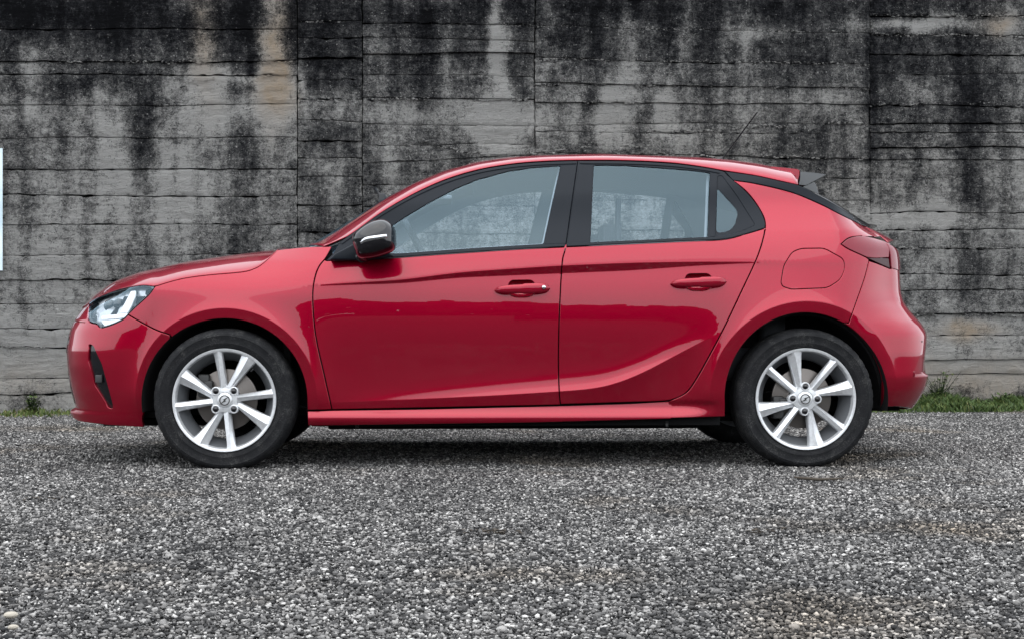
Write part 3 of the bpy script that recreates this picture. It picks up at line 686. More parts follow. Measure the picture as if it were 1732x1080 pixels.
def panel(name, uz, m, parent, holes=(), off=0., gap=.0026, fl=.018, rad=.0025, gu=.022, gz=.008, sill=False, both=None, sym=False, extra=None):
    """Mesh a region of the body surface, with rounded, returned edges. sym=True mirrors it about y=0 in one mesh."""
    def prep(P, inner=False):
        P = thin(P); P = P if area(P) > 0 else P[::-1]
        return P
    outer = prep(uz); V = []; Nn = []; Fc = []
    O1, nO = offset_poly(outer, gap + rad); rings = [(O1, nO, outer, 1)]
    if sym: O1[:, 0] = np.where(outer[:, 0] < .021, outer[:, 0], O1[:, 0]); O1[:, 0] = np.where(outer[:, 0] > ULEN - .021, outer[:, 0], O1[:, 0])
    for hpoly in holes:
        hp = prep(hpoly); H1, nH = offset_poly(hp, -(gap + rad)); rings.append((H1, nH, hp, -1))
    pts = [tuple(p) for p in O1]; edges = [(i, (i + 1) % len(O1)) for i in range(len(O1))]
    for H1, _, _, _ in rings[1:]:
        o = len(pts); pts += [tuple(p) for p in H1]; edges += [(o + i, o + (i + 1) % len(H1)) for i in range(len(H1))]
    u0, z0 = O1.min(0); u1, z1 = O1.max(0)
    U, Z = np.meshgrid(np.arange(u0 + gu / 2, u1, gu), np.arange(z0 + gz / 2, z1, gz)); U = U + (np.arange(U.shape[0]) % 2)[:, None] * gu * .5; U = U.ravel(); Z = Z.ravel()
    Oi, _ = offset_poly(outer, gap + rad + .003); k = inside(Oi, U, Z)
    for H1, _, hp, _ in rings[1:]:
        Hi, _ = offset_poly(hp, -(gap + rad + .003)); k &= ~inside(Hi, U, Z)
    U, Z = U[k], Z[k]
    if not sill and len(outer) > 60 and (u1 - u0) > .3:
        global CREASE
        if CREASE is None: CREASE = crease_rows()
        Cq = CREASE; m_ = (Cq[:, 0] > u0) & (Cq[:, 0] < u1) & (Cq[:, 1] > z0) & (Cq[:, 1] < z1); Cq = Cq[m_]
        if len(Cq):
            kc = inside(Oi, Cq[:, 0], Cq[:, 1])
            for H1, _, hp, _ in rings[1:]:
                Hi, _ = offset_poly(hp, -(gap + rad + .003)); kc &= ~inside(Hi, Cq[:, 0], Cq[:, 1])
            Cq = Cq[kc]; cell = set()
            for a, b in Cq:
                i, j = int(a / .007), int(b / .007)
                for p_ in (-1, 0, 1):
                    for q_ in (-1, 0, 1): cell.add((i + p_, j + q_))
            kg = np.array([(int(a / .007), int(b / .007)) not in cell for a, b in zip(U, Z)], bool) if len(U) else np.zeros(0, bool)
            U, Z = U[kg], Z[kg]; seen = set(); sel = []
            for t_, (a, b) in enumerate(Cq):
                key = (int(a / .0018), int(b / .0018))
                if key not in seen: seen.add(key); sel.append(t_)
            U = np.r_[U, Cq[sel, 0]]; Z = np.r_[Z, Cq[sel, 1]]
    pts += list(zip(U, Z))
    res = delaunay_2d_cdt([Vector(p) for p in pts], edges, [], 0, 1e-6)
    vv = np.array([tuple(v) for v in res[0]]); tris = np.array([tuple(f) for f in res[2] if len(f) == 3])
    cen = vv[tris].mean(1); keep = inside(O1, cen[:, 0], cen[:, 1])
    for H1, _, _, _ in rings[1:]: keep &= ~inside(H1, cen[:, 0], cen[:, 1])
    tris = tris[keep]
    def place(P, o):
        oo = o + (extra(P[:, 0], P[:, 1]) if extra is not None else 0)
        return surf(P[:, 0], P[:, 1], oo, sill)
    V = [place(vv, off)]; Nn = [snormal(vv[:, 0], vv[:, 1], sill)]; Fc = [tuple(t) for t in tris]; base = len(vv)
    for ring, n2, orig, sgn in rings:
        k = len(ring); G1, _ = offset_poly(orig, sgn * gap)
        if sym: G1[:, 0] = np.where((orig[:, 0] < .021) | (orig[:, 0] > ULEN - .021), orig[:, 0], G1[:, 0])
        nr = snormal(ring[:, 0], ring[:, 1], sill)
        P0 = place(ring, off); P1 = place(G1, off - rad); P2 = place(G1, off - fl); tdir = place(G1, off) - P0; tdir /= np.maximum(np.linalg.norm(tdir, axis=1)[:, None], 1e-9)
        nm = nr + tdir; nm /= np.linalg.norm(nm, axis=1)[:, None]
        V += [P0, P1, P1, P2]; Nn += [nr, nm, tdir * .9 + nr * .1, tdir]
        for i in range(k):
            j = (i + 1) % k
            if sym and ((orig[i, 0] < .021 and orig[j, 0] < .021) or (orig[i, 0] > ULEN - .021 and orig[j, 0] > ULEN - .021)): continue
            for a in (0, 2):
                q = (base + a * k + i, base + (a + 1) * k + i, base + (a + 1) * k + j, base + a * k + j); Fc.append(q if sgn > 0 else q[::-1])
        base += 4 * k
    V = np.concatenate(V); Nn = np.concatenate(Nn)
    # orient triangles along the normal
    F2 = []
    for f in Fc:
        a, b, c = V[f[0]], V[f[1]], V[f[2]]; F2.append(f if np.dot(np.cross(b - a, c - a), Nn[f[0]] + Nn[f[1]]) >= 0 else f[::-1])
    if sym:
        n = len(V); Vm = V * [1, -1, 1]; Nm = Nn * [1, -1, 1]; F2 = F2 + [tuple(i + n for i in f[::-1]) for f in F2]; V = np.vstack([V, Vm]); Nn = np.vstack([Nn, Nm])
    return mesh_obj(name, V, F2, m, parent, normals=Nn)
def mirror_copy(o, parent):
    c = o.copy(); C.objects.link(c); c.parent = parent; c.scale = (1, -1, 1); return c
def mirror_tree(o, parent):
    c = mirror_copy(o, parent)
    for ch in list(o.children):
        d = ch.copy(); C.objects.link(d); d.parent = c
    return c

car = tag(empty('car', (0, 0, 0)), 'metallic red five-door hatchback parked side-on on the gravel', 'car')

# ---- shared outlines, in pixels of the photograph
hood_line = S((262, 484), (288, 476), (313, 470), (350, 465), (410, 459.5), (430, 454), (441, 448), (455, 436), (469, 422.5))
lamp_top = S((150, 512), (164, 503), (180, 496), (197, 490.5), (220, 485), (243, 482), (262, 484))
lamp_back = S((262, 484), (251, 499), (228, 520), (216, 532))
lamp_bot = S((216, 532), (208, 540), (189, 549), (170, 554), (163, 548), (152, 545), (148, 536), (150, 512))
fender_top = S((469, 422.5), (500, 419), (527, 417), (562, 416.5))
door_front = S((562, 416.5), (551, 436), (540, 450), (533, 468), (529, 495), (530.5, 537), (536, 579), (548.5, 634), (561.5, 692))
bump_joint = S((216, 532), (235, 543), (262, 557), (287, 566))
arch_f = arc(380, 677, 138, 138, 180 - 48.5 + .3, 0)   # counter-clockwise handled below
def arch_pts(cx_, cy_, rx, ry, a0, a1): return arc(cx_, cy_, rx, ry, a0, a1)
AF_ang = math.degrees(math.atan2(677 - 566, -(380 - 287)))
arch_front_rear_part = cat(arc(380, 677, 139, 138, AF_ang, 2), Lp((519, 677), (519.5, 719)))
arch_front_bumper_part = cat(Lp((243.5, 722), (243, 690)), arc(380, 677, 138, 138, 175, AF_ang))
sill_top = Lp((519.5, 694), (562, 692.5), (700, 690.5), (948, 684.8), (1066, 681), (1136, 677))
door_gap_mid = S((977.5, 271), (969, 330), (957, 416), (951, 445), (946.5, 523), (944.5, 607), (946, 662), (948, 684))
rd_bottom = S((948, 683), (1066, 679.5), (1120, 677.5), (1142, 673.5), (1161, 663), (1178, 640), (1200, 601), (1228, 548), (1253, 495.6), (1279, 440), (1291, 404), (1294.5, 384))
belt_f = S((552, 441), (633, 438), (726, 431.5), (806, 426), (885, 421), (956.5, 417.5))
belt_r = S((956.5, 417.5), (1065, 412.5), (1162, 408), (1223, 405), (1259, 396.5), (1294, 386))
frame_top_f = S((562, 430), (575, 411), (593, 397), (646, 359.5), (699, 329), (752, 305.5), (806, 289), (859, 279.5), (912, 274.5), (977.5, 272))
frame_top_r = S((977.5, 272), (1065, 273), (1138, 277), (1190, 283.5), (1223, 289.5))
frame_rear = S((1223, 289.5), (1240, 304.5), (1264, 326), (1284, 352), (1294, 374), (1294, 386))
tl_left = S((1423, 413), (1437, 402.5), (1461, 399), (1490, 406), (1505, 412))
tl_bottom = S((1505, 453), (1485, 445), (1466, 435.5), (1435, 421), (1423, 413))
strip_low = S((1239.4, 305), (1277, 310.5), (1337.6, 325), (1386, 344.5), (1422.5, 363), (1464, 383.5))
strip_up = S((1226, 290), (1277, 297.5), (1325.5, 308), (1350, 313.5), (1386, 331.5), (1425, 354), (1465, 381))
quarter_rear = S((1470, 441), (1462, 472), (1447, 515), (1436, 546))

# ---- structural black shell behind the panels
shell_px = cat(Lp((150, 560), (200, 500)), Lp((200, 500), (300, 474), (430, 459), (468, 428), (560, 423)), Lp((560, 445), (957, 424), (1223, 411), (1285, 395), (1300, 345)), Lp((1300, 345), (1380, 352), (1455, 392), (1500, 425), (1500, 640)), Lp((1500, 640), (1497, 684)), Lp((1497, 684), (1493, 680)), arc(1362, 675, 137, 143, -3, 183), Lp((1225, 700), (524, 712)), arc(380, 677, 143, 142, -3, 183), Lp((236, 715), (170, 700)))
panel('inner_shell', to_uz(shell_px), M['inner'], car, off=-.045, gap=0, fl=.004, gu=.05, gz=.03)
mirror_copy(car.children[-1], car)

# ---- front wing
fender = panel('front_fender', to_uz(cat(hood_line, fender_top, door_front, Lp((561.5, 692), (519.5, 693)), arch_front_rear_part[:-14][::-1], bump_joint[::-1], lamp_back[::-1])), M['paint'], car)
fender2 = mirror_copy(fender, car)

# ---- doors
def handle_set(cx_, cy_, door=None, lock=0, dz=0):
    """cup recess, grab bar and, on the front door, a lock cylinder; all on the door skin"""
    cup = rounded([(cx_ - 23, cy_ - 2), (cx_ - 18, cy_ - 13), (cx_ + 18, cy_ - 13.5), (cx_ + 25, cy_ - 2), (cx_ + 20, cy_ + 11), (cx_ + 10, cy_ + 14.5), (cx_ - 10, cy_ + 14.5), (cx_ - 19, cy_ + 11)], 9)
    return cup
fd_handle = (882, 488); rd_handle = (1181, 477)
cup_f = to_uz(handle_set(*fd_handle, None, 1, 0)); cup_r = to_uz(handle_set(*rd_handle, None, 0, 0))
i_b = np.argmin(np.hypot(door_front[:, 0] - 549, door_front[:, 1] - 440)); j_b = np.argmin(np.hypot(door_gap_mid[:, 0] - 956.7, door_gap_mid[:, 1] - 417.5))
front_door = panel('front_door', to_uz(cat(belt_f, door_gap_mid[j_b:], Lp((948, 684), (561.5, 692)), door_front[i_b:][::-1])), M['paint'], car, holes=[cup_f])
k_b = len(rd_bottom)
rear_door = panel('rear_door', to_uz(cat(belt_r, rd_bottom[::-1], door_gap_mid[j_b:][::-1])), M['paint'], car, holes=[cup_r])
def cup_dish(uz, door):
    c = uz.mean(0); G = []
    for k, (s, dp) in enumerate(((1.0, -.002), (.93, -.012), (.78, -.022), (.5, -.028), (.2, -.030), (0.01, -.030))):
        P = c + (uz - c) * s; G.append(surf(P[:, 0], P[:, 1], dp))
    mb = MB(); mb.grid(np.array(G), close_v=True); mb.build('handle_recess', M['paint'], door)
cup_dish(cup_f, front_door); cup_dish(cup_r, rear_door)
def grab_bar(cx_, cy_, door, lock):
    xs = np.linspace(-47, 47, 33); G = []
    for x in xs:
        t = x / 47; hgt = 7.2 * (1 - abs(t) ** 5.0) ** .6 + .6 + (1.2 if t > 0 else -.6 * (-t)); yc = cy_ + 1 - 1.8 * t
        u, z = inv([cx_ + x], [yc]); P = surf(u, z)[0]; stand = .026 * (1 - abs(t) ** 6) + .004; ring = []
        for k in range(14):
            a = 2 * math.pi * k / 14; ca, sa = math.cos(a), math.sin(a)
            sgn = lambda v, e: math.copysign(abs(v) ** e, v)
            ring.append((P[0], P[1] - stand + .009 * sgn(ca, .8), P[2] + hgt / 387 * sgn(sa, .8)))
        G.append(ring)
    mb = MB(); mb.grid(G, close_v=True); n = len(mb.V); mb.F.append(tuple(range(14))); mb.F.append(tuple(reversed(range(n - 14, n))))
    h = mb.build('door_handle', M['paint'], door)
    if lock:
        u, z = inv([cx_ + 36], [cy_ - 1.5]); P = surf(u, z)[0]; mb = MB(); mb.lathe_y([(0, -.002), (.0075, -.002), (.0095, .001), (.0095, .012)], 24, (P[0], P[1] - .040, P[2]))
        mb.build('lock_cylinder', M['chrome'], door)
grab_bar(fd_handle[0] + 1, fd_handle[1], front_door, True); grab_bar(rd_handle[0], rd_handle[1], rear_door, False)

# ---- window frames, pillars and glass
glass_f = rounded([(640, 408), (650, 391), (666, 380.5), (686, 367.5), (726, 343.6), (766, 322), (806, 305), (859, 290.5), (899, 284.6), (947.7, 281), (942, 306), (930, 360), (919, 412), (806, 418.5), (682, 427.5), (655, 428)], 2.5)
glass_r = rounded([(1005, 280), (1060, 281), (1114, 284.6), (1165, 288.5), (1200.5, 293), (1199, 340), (1196.6, 401.5), (1090, 406.8), (999.5, 410.5)], 2.5)
glass_q = rounded([(1214.5, 298), (1221, 297.5), (1247, 333), (1277, 380.5), (1259, 388.5), (1235, 396), (1210.5, 398.5)], 3)
fr_f = cat(S((552, 440.5), (562, 430)), frame_top_f, door_gap_mid[:j_b + 1], belt_f[::-1])
fr_r = cat(frame_top_r, frame_rear, belt_r[::-1], door_gap_mid[:j_b + 1][::-1])
front_frame = panel('window_frame', to_uz(fr_f), M['trim'], front_door, holes=[to_uz(glass_f)], gap=.0014, rad=.003, fl=.03)
rear_frame = panel('window_frame', to_uz(fr_r), M['trim'], rear_door, holes=[to_uz(glass_r), to_uz(glass_q)], gap=.0014, rad=.003, fl=.03)
# satin covers on the door pillars, belt strips and roof-edge strips stand 3-4 mm proud
panel('pillar_cover', to_uz(cat(Lp((950, 280), (975.5, 279)), S((975.5, 279), (967, 338), (956.5, 412)), Lp((956.5, 412), (922, 413.5)), S((922, 413.5), (932, 360), (944, 306), (950, 280)))), M['trim'], front_door, off=.003, gap=0, fl=.006)
panel('pillar_cover', to_uz(cat(Lp((980, 278), (1002.5, 279)), Lp((1002.5, 279), (997, 411)), Lp((997, 411), (960, 412.5)), S((960, 412.5), (970, 338), (980, 278)))), M['trim'], rear_door, off=.003, gap=0, fl=.006)
panel('window_divider', to_uz(Lp((1201, 292), (1213, 294), (1209.5, 400), (1197, 402), (1201, 292))[:-1]), M['trim'], rear_door, off=.005, gap=0, fl=.012)
def strip(path, w, m, parent, name, off=.006):
    P = np.array(path); t = np.gradient(P, axis=0); t /= np.linalg.norm(t, axis=1)[:, None]; n = np.stack([-t[:, 1], t[:, 0]], -1)
    poly = np.vstack([P + n * w / 2, (P - n * w / 2)[::-1]]); return panel(name, to_uz(poly), m, parent, off=off, gap=0, fl=.010, rad=.0015)
strip(belt_f[12:-1] - [0, 3.2], 4.6, M['trim'], front_door, 'belt_strip'); strip(belt_r[1:-14] - [0, 3.2], 4.6, M['trim'], rear_door, 'belt_strip')
strip(frame_top_f[8:-1] + [0, 3.0], 4.0, M['trim'], front_door, 'roof_edge_strip', .005); strip(frame_top_r[1:-2] + [0, 3.0], 4.0, M['trim'], rear_door, 'roof_edge_strip', .005)
panel('window_glass', to_uz(glass_f), M['glass'], front_door, off=-.006, gap=-.003, fl=.004)
panel('window_glass', to_uz(glass_r), M['glass'], rear_door, off=-.006, gap=-.003, fl=.004)
gq = panel('window_glass', to_uz(glass_q), M['glass'], rear_door, off=-.006, gap=-.003, fl=.004)
# printed black border of the small fixed pane: a frit plate just inside the glass
q_in = rounded([(1213, 317), (1232, 338), (1246, 353), (1248.5, 363), (1243, 382), (1233, 391.5), (1211.5, 395)], 8)
panel('pane_border', to_uz(glass_q), M['trim'], rear_door, holes=[to_uz(q_in)], off=-.003, gap=-.001, fl=.003, rad=.001)
mirror_tree(front_door, car); mirror_tree(rear_door, car)

# ---- rear quarter with fuel flap
fuel = rounded([(1321.5, 478), (1326, 450), (1340, 427), (1355, 421), (1394, 420.5), (1427, 438.5), (1429, 455), (1421, 473), (1400, 486.5), (1338, 489), (1324, 484)], 8)
arch_r = cat(Lp((1227, 704), (1227, 680)), arc(1362, 674, 135.5, 145, 178, 62))
ia = arch_r[-1]
arch_r2 = cat(arc(1362, 674, 135.5, 145, 62, 12), Lp((1494.5, 644), (1493, 687)))
q_px = cat(strip_low, S((1464, 383.5), (1478, 391), (1490, 400), (1480, 401.5)), tl_left[:8][::-1][:1], S((1461, 399), (1437, 402.5), (1423, 413)), S((1423, 413), (1435, 421), (1466, 435.5), (1470, 441)), quarter_rear, Lp((1436, 546), tuple(ia)), arch_r[::-1], Lp((1227, 704), (1130, 707)), Lp((1130, 707), (1130, 678)), S((1134, 676.7), (1161, 663), (1178, 640), (1200, 601), (1228, 548), (1253, 495.6), (1279, 440), (1291, 404), (1294.5, 376), (1284, 352), (1264, 326), (1239.4, 305)))
quarter = panel('rear_quarter_panel', to_uz(q_px), M['paint'], car, holes=[to_uz(fuel)])
panel('fuel_flap', to_uz(fuel), M['paint'], quarter, gap=.0004, rad=.0018)
strip_pan = panel('pillar_strip', to_uz(cat(strip_up, Lp((1465, 381), (1464, 383.5)), strip_low[::-1], Lp((1239.4, 305), (1226, 290)))), M['trim'], quarter, off=.001, gap=.001)
mirror_tree(quarter, car)

# ---- sills
sill_px = cat(Lp((520.5, 694.5), (562, 693.3), (700, 691.5), (948, 685.6), (1066, 682), (1136, 678)), Lp((1136, 678), (1136, 706)), Lp((1136, 707), (900, 713.5), (522, 719)), Lp((521, 719), (520.5, 695)))
sill = panel('sill', to_uz(sill_px, sill=True), M['paint'], car, sill=True, gz=.004, gap=.0008, off=.0012, rad=.0012); mirror_copy(sill, car)
mb = MB()
mb.box((0, 0, .215), (1.80, 1.58, .06)); mb.box((0, .14, .168), (1.70, 1.26, .03)); mb.box((-1.52, 0, .185), (.70, .94, .03)); mb.box((1.30, 0, .20), (.70, .94, .03)); mb.box((-1.35, 0, .235), (1.0, .95, .03)); mb.box((1.3, 0, .255), (1.0, .95, .05)); mb.box((-1.72, 0, .23), (.34, 1.2, .03)); mb.box((1.62, 0, .29), (.22, 1.2, .05))  # lower plates are extra, blocking light to deepen the shade under the car
mb.build('underbody', M['inner'], car, smooth=False, bevel=.005)
mb = MB(); mb.tube([(-.9, .12, .21), (.3, .12, .205), (.95, .2, .205), (1.5, .35, .24)], .03, 10); mb.tube([(1.27, -.6, .22), (1.27, .6, .22)], .045, 10); mb.tube([(-1.27, -.6, .20), (-1.27, .6, .20)], .035, 10)
mb.build('exhaust_and_axles', M['dark_metal'], car)
for jx in (-.70, .66): mb = MB(); mb.tube([(jx, -.80, .205), (jx, -.80, .180)], .008, 8); mb.build('jacking_point', M['dark_metal'], car)

# ---- bumpers
Uend = ULEN - .02
def uz_px(c): return to_uz(np.array(c))
lower_f = to_uz(S((150, 714), (190, 718.5), (243.5, 722)))
lamp_bot_uz = to_uz(lamp_bot[:-8]); vent_px = rounded([(146.5, 582), (154, 585), (170, 615), (179, 648), (189, 690), (180, 687), (157, 650), (145.5, 608)], 3)
vent_uz = to_uz(vent_px)
# the nose between lamp corner and centre, given directly on the surface
u_l, z_l = to_uz(np.array([[151, 545.]]))[0]
u_b, z_b = lower_f[0]
nose_top = np.array([(t, .655 + (z_l - .655) * (t / u_l) ** 2) for t in np.linspace(u_l, .02, 18)])
nose_bot = np.array([(t, .205 + (z_b - .205) * (t / u_b)) for t in np.linspace(.02, u_b, 26)])
fb_uz = np.vstack([to_uz(bump_joint[::-1])[:-1], lamp_bot_uz, nose_top[1:], nose_bot, lower_f[1:], to_uz(arch_front_bumper_part)[1:-1]])
grille_uz = np.array([(.02, .60), (.30, .60), (.48, .575), (.50, .55), (.44, .50), (.02, .49)]); intake_uz = np.array([(.02, .42), (.36, .42), (.46, .40), (.50, .30), (.48, .27), (.02, .26)])
def densify(P, d=.02):
    out = []
    for a, b in zip(P, np.roll(P, -1, 0)):
        k = max(1, int(np.linalg.norm(b - a) / d)); out += [a + (b - a) * t for t in np.linspace(0, 1, k, endpoint=False)]
    return np.array(out)
VENT_FIT = np.polyfit(vent_uz[:, 1], vent_uz[:, 0], 2)
def fb_extra(u, z):      # scoop around the outer vent and a crisp spoiler lip
    line = np.polyval(VENT_FIT, z)
    wv = sstep(.245, .29, z) * (1 - sstep(.52, .60, z)); d = u - line
    e = -.014 * wv * np.where(d < 0, np.exp(-(d / .10) ** 2), np.exp(-(d / .035) ** 2))
    e = e + .030 * (1 - sstep(.232, .246, z)) * (1 - sstep(.9, 1.1, u)) - .018 * (1 - sstep(.19, .215, z)) * (1 - sstep(.9, 1.1, u))
    return e
front_bumper = panel('front_bumper', fb_uz, M['paint'], car, holes=[vent_uz], sym=True, extra=fb_extra, gu=.014, gz=.006)
vent = panel('vent_insert', vent_uz, M['gloss'], front_bumper, off=-.022, gap=-.004, fl=.01); mirror_copy(vent, front_bumper)
mb = MB(); vx, vz = to_uz(np.array([[164., 640.]]))[0]; Pv = surf(vx, vz, -.012); mb.box(tuple(Pv), (.03, .014, .035)); fg = mb.build('vent_fin', M['plastic'], front_bumper, bevel=.004)
for nm, poly in (('grille', grille_uz), ('lower_intake', intake_uz)):
    panel(nm, densify(poly), M['gloss'], front_bumper, off=.002, gap=0, fl=.02, sym=True)
u_t = ULEN - .02
rb_top_in = np.array([(t, .60) for t in np.linspace(to_uz(np.array([[1505., 453.]]))[0][0], u_t, 20)])
rear_top = to_uz(S((1470, 441), (1485, 446), (1505, 454)))
low_r = to_uz(S((1492, 688.5), (1515, 687)))
uL, zL = low_r[-1]; uT, zT = rear_top[-1]
sweep_top = np.array([(uT + (u_t - uT) * t, zT + (.62 - zT) * sstep(0.15, .6, t)) for t in np.linspace(0, 1, 24)])
sweep_bot = np.array([(u_t + (uL - u_t) * t, .215 + (zL - .215) * t ** 1.4) for t in np.linspace(0, 1, 24)])
refl_px = rounded([(1543, 626), (1549, 625), (1547, 637), (1542.5, 637)], 1.5)
def rb_extra(u, z):
    zl_ = np.array([.40, .45, .50, .56, .60]); ul = RB_LINE(zl_); line = np.interp(z, zl_, ul)
    w = sstep(0, .035, u - line) * sstep(.61, .42, z) if False else sstep(0, .03, u - line) * (1 - sstep(.42, .61, z))
    return -.020 * w * sstep(.395, .407, z) * (1 - sstep(line + .30, line + .42, u))
_rl = to_uz(np.array([[1545., 634.], [1551., 610.], [1557., 585.], [1563., 562.]])); _rf = np.polyfit(_rl[:, 1], _rl[:, 0], 1)
RB_LINE = lambda z: np.polyval(_rf, z)
rb_uz = np.vstack([to_uz(quarter_rear[::-1])[:-1], rear_top, sweep_top[1:], sweep_bot, low_r[::-1][1:], to_uz(arch_r2[::-1])[1:], ])
rear_bumper = panel('rear_bumper', rb_uz, M['paint'], car, sym=True, extra=rb_extra, gu=.014, gz=.006)
ru, rz_ = to_uz(np.array([[1546., 631.]]))[0]; Pr = surf(ru, rz_, -.004)
mb = MB(); mb.box((Pr[0], Pr[1], Pr[2]), (.012, .016, .026)); mb.build('rear_reflector', M['lampred'], rear_bumper, bevel=.002)
su, sz2 = to_uz(np.array([[1559., 577.]]))[0]; Ps = surf(su, sz2); mb = MB(); mb.lathe_y([(0, -.001), (.004, -.0005), (.005, .003)], 16, tuple(Ps)); mb.build('parking_sensor', M['gloss'], rear_bumper)
# tailgate face between the tail lamps (seen from behind only) plus plate recess
tg = np.array([(uT + .02 + (u_t - uT - .02) * t, z0) for z0, ts in ((.985, np.linspace(0, 1, 20)),) for t in ts] + [(u_t - (u_t - uT - .02) * t, .64 + (.30 * (t > .9)) * (t - .9) * 8) for t in np.linspace(0, 1, 20)])
tailgate = panel('tailgate', densify(tg), M['paint'], car, sym=True)

# ---- headlamps
lamp_uz = to_uz(cat(lamp_top, lamp_back, lamp_bot))
headlight = panel('headlight', lamp_uz, M['reflector'], car, off=-.045, gap=-.004, fl=.03, extra=lambda u, z: .010 * np.sin(u * 60) * np.sin(z * 75))
panel('lamp_lens', lamp_uz, M['lens'], headlight, off=.0, gap=.002, fl=.012)
panel('lamp_bezel', lamp_uz, M['gloss'], headlight, holes=[offset_poly(lamp_uz if area(lamp_uz) > 0 else lamp_uz[::-1], .010)[0]], off=-.008, gap=.002, fl=.03)
def zp(*pts): return [(80 + a / 2.572, 380 + b / 2.572) for a, b in pts]
panel('light_guide', to_uz(rounded(zp((352, 288), (374, 286), (372, 312), (352, 360), (338, 384), (300, 384), (322, 345), (340, 312)), 2)), M['lampwhite'], headlight, off=-.020, gap=0, fl=.01)
panel('light_guide', to_uz(rounded(zp((218, 396), (348, 384), (338, 402), (300, 408), (220, 412)), 1.5)), M['lampwhite'], headlight, off=-.020, gap=0, fl=.01)
panel('indicator_bowl', to_uz(rounded(zp((218, 414), (318, 408), (280, 434), (236, 444), (222, 430)), 2)), M['chrome'], headlight, off=-.022, gap=0, fl=.01)
for (a, b, r) in ((245, 352, .024), (288, 345, .022)):
    uu, zz = to_uz(np.array(zp((a, b))))[0]; P = surf(uu, zz, -.035); mb = MB()
    mb.lathe_y([(0, -.012), (r * .5, -.010), (r * .85, -.003), (r, .004), (r * 1.12, .004), (r * 1.12, .016)], 28, tuple(P)); mb.build('projector', M['gloss'], headlight)
mirror_tree(headlight, car)

# ---- tail lamps
tl1 = to_uz(cat(tl_left, Lp((1505, 412), (1503, 436)), S((1503, 436), (1480, 437), (1466, 435.5)), S((1466, 435.5), (1435, 421), (1423, 413))))
tail_lamp = panel('tail_lamp', tl1, M['lampred'], car, off=.002, gap=.0015)
tl2 = to_uz(cat(Lp((1466, 436), (1503, 437)), Lp((1503, 437), (1505, 454)), S((1505, 454), (1485, 445), (1466, 436)))); panel('lamp_lower', tl2, M['lampdark'], tail_lamp, off=.001, gap=.0005)
uA = to_uz(np.array([[1505., 430.]]))[0][0]
tl3 = densify(np.array([(uA, to_uz(np.array([[1505., 411.]]))[0][1]), (uA + .16, .975), (uA + .30, .96), (uA + .30, .90), (uA + .15, .875), (uA, to_uz(np.array([[1505., 454.]]))[0][1])]), .01); panel('lamp_end', tl3, M['lampred'], tail_lamp, off=.004, gap=.001)
mirror_tree(tail_lamp, car)

# ---- upper lofts (bonnet, screen, roof, rear glass)
def edge3(c, n, off=0.):
    uz = to_uz(c, off); P = surf(uz[:, 0], uz[:, 1], off); d = np.r_[0, np.cumsum(np.linalg.norm(np.diff(P, axis=0), axis=1))]; t = np.linspace(0, d[-1], n); return np.stack([np.interp(t, d, P[:, k]) for k in range(3)], -1)
def loft(E, Mc, tn=28, p=3.0, q=1.4, t0=0., t1=1., sil=None, bowx=2.0):
    """E: edge curve (n,3) near side; Mc: centre curve (n,2: x,z). Returns grid (n, tn, 3) from the edge to the centre line."""
    ts = np.linspace(0, 1, tn) ** 1.6; G = np.zeros((len(E), tn, 3)); zc = Mc[:, 1].copy()
    def build(zc):
        sh = (1 - (1 - ts) ** p) ** (1 / q)
        G[:, :, 1] = E[:, 1][:, None] * (1 - ts)[None]
        G[:, :, 0] = E[:, 0][:, None] + (Mc[:, 0] - E[:, 0])[:, None] * (1 - (1 - ts) ** bowx)[None]
        G[:, :, 2] = E[:, 2][:, None] + (zc - E[:, 2])[:, None] * sh[None]
        return G
    if sil is not None:
        sx, sy = np.array(sil)[:, 0], np.array(sil)[:, 1]
        for it in range(30):
            build(zc); a, b = project(G); d = (b - np.interp(a, sx, sy)).min(1)     # >0: lies below the target outline
            d = np.where((a.max(1) < sx[0]) | (a.min(1) > sx[-1]), 0, d)
            zc = zc + d / 360 * .8
            k = np.array([.25, .5, .25]); zc = np.r_[zc[0], np.convolve(zc, k, 'valid'), zc[-1]]
    return build(zc)
def full_width(G):
    return np.concatenate([G, (G * [1, -1, 1])[:, ::-1][:, 1:]], 1)
def sheet(name, G, m, parent, th=.004):
    mb = MB(); mb.grid(G); o = mb.build(name, m, parent)
    s = o.modifiers.new('solid', 'SOLIDIFY'); s.thickness = th; s.offset = -1; return o
def orient(o):
    import bmesh
    bm = bmesh.new(); bm.from_mesh(o.data); bm.normal_update()
    if sum(f.normal.z * f.calc_area() for f in bm.faces) < 0: bmesh.ops.reverse_faces(bm, faces=bm.faces)
    bm.to_mesh(o.data); bm.free(); return o
# bonnet
n = 60; Eh = edge3(cat(lamp_top, hood_line), n, .0)
zc_h = np.interp(np.linspace(0, 1, n), [0, .08, .2, .4, .7, 1], [.735, .80, .86, .915, .955, .985]); xc_h = np.interp(np.linspace(0, 1, n), [0, .12, .3, 1], [-2.055, -1.99, -1.82, -1.04])
k9 = np.hanning(13); k9 /= k9.sum(); xc_h = np.convolve(np.pad(xc_h, 6, mode='reflect', reflect_type='odd'), k9, 'valid')
hood_sil = [(134, 525), (140, 518), (160, 499), (193, 476), (235, 460.5), (313, 443), (391, 431.5), (440, 425.5), (469, 422.5)]
Gh = loft(Eh, np.stack([xc_h, zc_h], -1), 30, 3.2, 1.25, sil=hood_sil)
hood = orient(sheet('hood', full_width(Gh), M['paint'], car))
